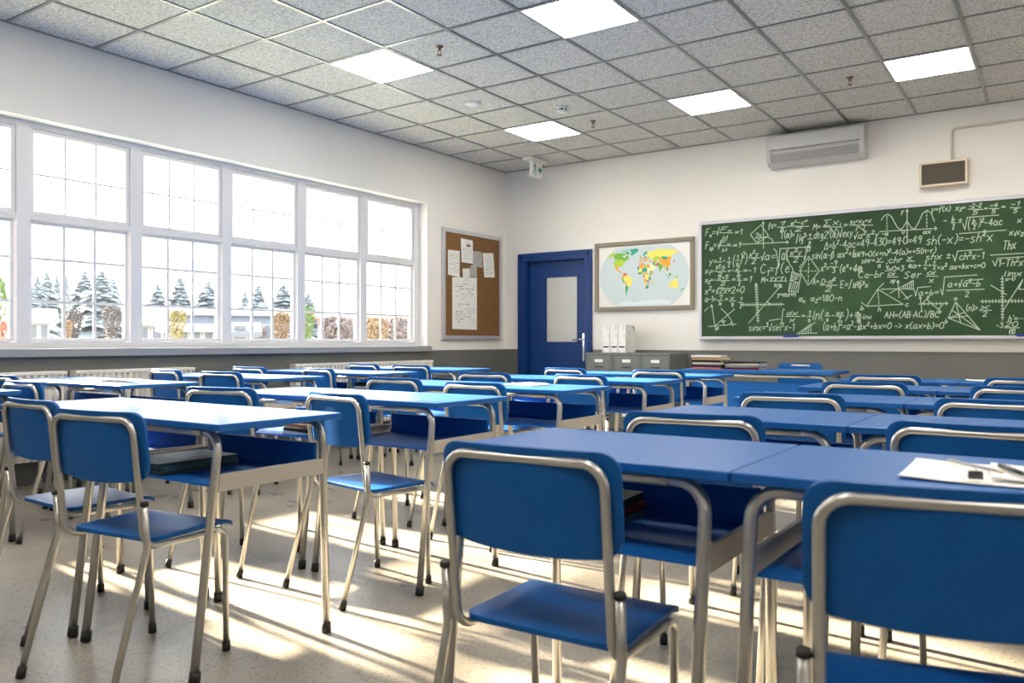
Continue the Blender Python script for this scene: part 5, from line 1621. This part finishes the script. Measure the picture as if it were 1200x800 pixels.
house('house', 'white gabled house at the left of the leftmost full window', 20, 58, 377, 364, 50, 7, M['house_white'], M['roof'], 3)
house('house', 'long pale blue building with a flat grey roof behind golden tree', 160, 345, 369, 362, 66, 10, M['house_blue'], M['roof'], 9)
house('house', 'low brown building at the bottom of the second full window', 193, 252, 388, 383, 48, 6, M['house_brown'], M['roof'], 4)
house('house', 'white slant-roofed house at the left of the second full window', 160, 192, 380, 371, 58, 6, M['house_white'], M['roof'], 2)
house('house', 'dark gabled shed at the bottom left of the third full window', 270, 292, 393, 383, 33, 5, M['house_brown'], M['pane_dark'], 1)
house('house', 'long low building with red roof across the last two windows', 372, 480, 375, 367, 62, 9, M['house_white'], M['roof_red'], 6)

# ------------------------------------------------------------------ light
w = bpy.data.worlds.new('sky')
scn.world = w
w.use_nodes = True
nt = w.node_tree
bg = nt.nodes['Background']
SKY = 8.5
bg.inputs['Color'].default_value = (0.95, 0.965, 1.0, 1)
bg.inputs['Strength'].default_value = SKY
sl = bpy.data.lights.new('sun', 'SUN')
sl.energy = 85.0
sl.color = (1.0, 0.83, 0.60)
sl.angle = R(2.0)
so = bpy.data.objects.new('sun', sl)
COL.objects.link(so)
el, az = R(22.5), R(-5)
dvec = Vector((math.cos(el) * math.cos(az), math.cos(el) * math.sin(az), -math.sin(el)))
so.rotation_euler = dvec.to_track_quat('-Z', 'Y').to_euler()
so.location = (-30, 6, 14)
for oy0, oy1 in ((OPEN_Y0, OPEN_Y1),):
    pl_ = bpy.data.lights.new('window_portal', 'AREA')
    pl_.shape = 'RECTANGLE'
    pl_.size, pl_.size_y = oy1 - oy0, OPEN_Z1 - OPEN_Z0
    pl_.cycles.is_portal = True
    po = bpy.data.objects.new('window_portal', pl_)
    COL.objects.link(po)
    po.location = (WL - 0.25, (oy0 + oy1) / 2, (OPEN_Z0 + OPEN_Z1) / 2)
    po.rotation_euler = Matrix(((0, 0, -1), (1, 0, 0), (0, -1, 0))).to_euler()

# ------------------------------------------------------------------ camera and look
cam = bpy.data.cameras.new('camera')
cam.sensor_width = 36.0
cam.lens = FPX / 1200 * 36.0
cam.clip_start, cam.clip_end = 0.05, 600
cam.dof.use_dof = True
cam.dof.focus_distance = 4.2
cam.dof.aperture_fstop = 4.5
co = bpy.data.objects.new('camera', cam)
COL.objects.link(co)
co.location = (0, 0, EYE)
co.rotation_euler = (PI / 2, 0, YAW)
scn.camera = co
vs = scn.view_settings
vs.view_transform = 'Standard'
vs.look = 'None'
vs.exposure = 0.0
vs.gamma = 1.0
vs.use_curve_mapping = False
scn.display_settings.display_device = 'sRGB'
cy = scn.cycles
cy.use_denoising = True
cy.max_bounces = 10
cy.diffuse_bounces = 6
cy.glossy_bounces = 4
cy.transparent_max_bounces = 12
cy.sample_clamp_indirect = 8.0
cy.caustics_reflective = False
cy.caustics_refractive = False
